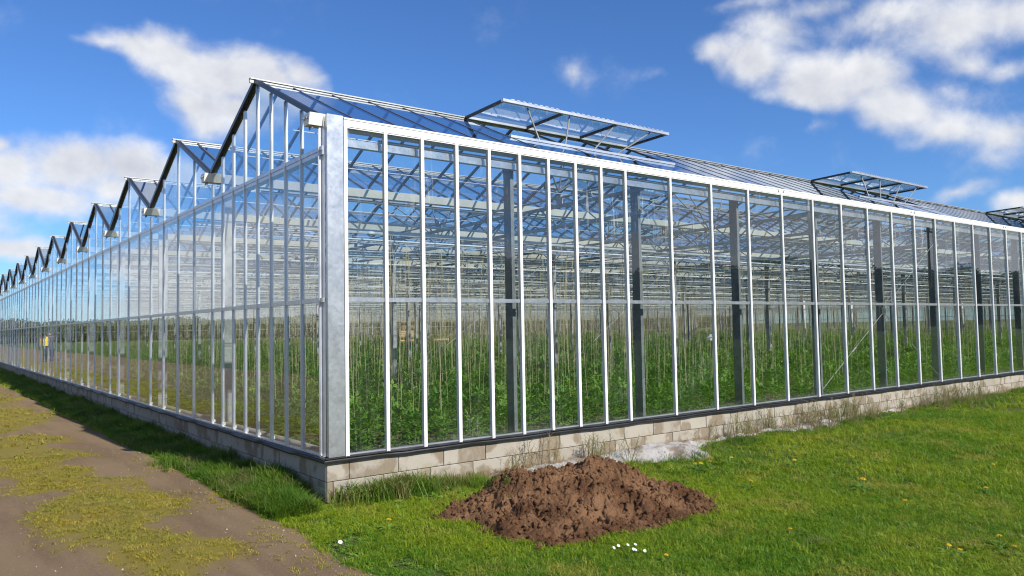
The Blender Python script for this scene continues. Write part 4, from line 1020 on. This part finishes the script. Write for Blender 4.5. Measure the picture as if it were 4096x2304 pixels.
def pole():
    t_ = empty('utility_pole', None, (90, -35, 0)); put(t_, 'tall wooden power pole mirrored in the side wall glass', 'utility pole')
    m = MB(); m.tube([(0, 0, 0), (0, 0, 12.3)], [.19, .12], 10); m.build('shaft', 'pole_wood', t_, True)
    m = MB(); m.box((-1.1, -.06, 11.7), (1.1, .06, 11.85)); m.build('crossarm', 'pole_wood', t_)
    for x in (-1, -.35, .35, 1): m = MB(); m.tube([(0, 0, 11.85), (0, 0, 12.15)], [.06, .09], 8); m.build('insulator', 'steel_dull', t_, loc=(x, .05, 0))
pole()
def person(loc, rz, label, vest):
    """skin-modified stick skeleton, walking"""
    J = {'pel': (0, 0, .95, .135), 'bel': (0, .01, 1.10, .135), 'che': (0, .02, 1.30, .150), 'nek': (0, .02, 1.47, .060), 'hd0': (0, .04, 1.57, .085), 'hd1': (0, .035, 1.68, .085),
         'hl': (.10, 0, .90, .095), 'kl': (.11, .16, .50, .068), 'al': (.11, .10, .09, .045), 'tl': (.12, .27, .05, .042), 'hr': (-.10, 0, .90, .095), 'kr': (-.11, -.02, .50, .068), 'ar': (-.11, -.24, .12, .045), 'tr': (-.12, -.10, .05, .042),
         'sl': (.19, .02, 1.40, .070), 'el': (.27, -.06, 1.13, .050), 'wl': (.27, .08, .90, .036), 'fl': (.27, .13, .82, .034), 'sr': (-.19, .02, 1.40, .070), 'er': (-.27, .04, 1.13, .050), 'wr': (-.26, .22, .95, .036), 'fr': (-.26, .28, .90, .034)}
    E = [('pel', 'bel'), ('bel', 'che'), ('che', 'nek'), ('nek', 'hd0'), ('hd0', 'hd1'), ('pel', 'hl'), ('hl', 'kl'), ('kl', 'al'), ('al', 'tl'), ('pel', 'hr'), ('hr', 'kr'), ('kr', 'ar'), ('ar', 'tr'), ('che', 'sl'), ('sl', 'el'), ('el', 'wl'), ('wl', 'fl'), ('che', 'sr'), ('sr', 'er'), ('er', 'wr'), ('wr', 'fr')]
    ks = list(J); me = bpy.data.meshes.new('person'); me.from_pydata([J[k][:3] for k in ks], [(ks.index(a), ks.index(b)) for a, b in E], []); me.materials.append(MAT['clothes'])
    o = obj('person', me, None, loc, (0, 0, rz)); put(o, label, 'person')
    md = o.modifiers.new('skin', 'SKIN'); md.use_smooth_shade = True
    for i, k in enumerate(ks): v = me.skin_vertices[0].data[i]; v.radius = (J[k][3],) * 2; v.use_root = (k == 'pel')
    sd = o.modifiers.new('sub', 'SUBSURF'); sd.levels = 1; sd.render_levels = 2
    m = MB(); V = []; n = 12
    for r, z in ((.075, 1.62), (.095, 1.68), (.085, 1.745), (.03, 1.785)):
        for k in range(n): a = 6.283 * k / n; V.append((r * math.cos(a), .02 + r * math.sin(a), z))
    m.add(V, [(i * n + k, i * n + (k + 1) % n, (i + 1) * n + (k + 1) % n, (i + 1) * n + k) for i in range(3) for k in range(n)]); m.build('hair', 'hair_dark', o, True)
    if vest:
        m = MB(); V = []
        for r, q, z in ((.20, .165, .93), (.195, .165, 1.12), (.215, .175, 1.30), (.16, .13, 1.44)):
            for k in range(n): a = 6.283 * k / n; V.append((r * math.cos(a), .02 + q * math.sin(a), z))
        m.add(V, [(i * n + k, i * n + (k + 1) % n, (i + 1) * n + (k + 1) % n, (i + 1) * n + k) for i in range(3) for k in range(n)]); m.build('vest', 'vest_yellow', o, True)
person((-2.95, 44.8, 0.02), math.pi, 'person in dark clothes and yellow vest on the track, mirrored in the end wall', True)
person((-3.35, 46.6, 0.02), math.pi, 'person in dark clothes without a vest walking on the track, mirrored in the end wall', False)
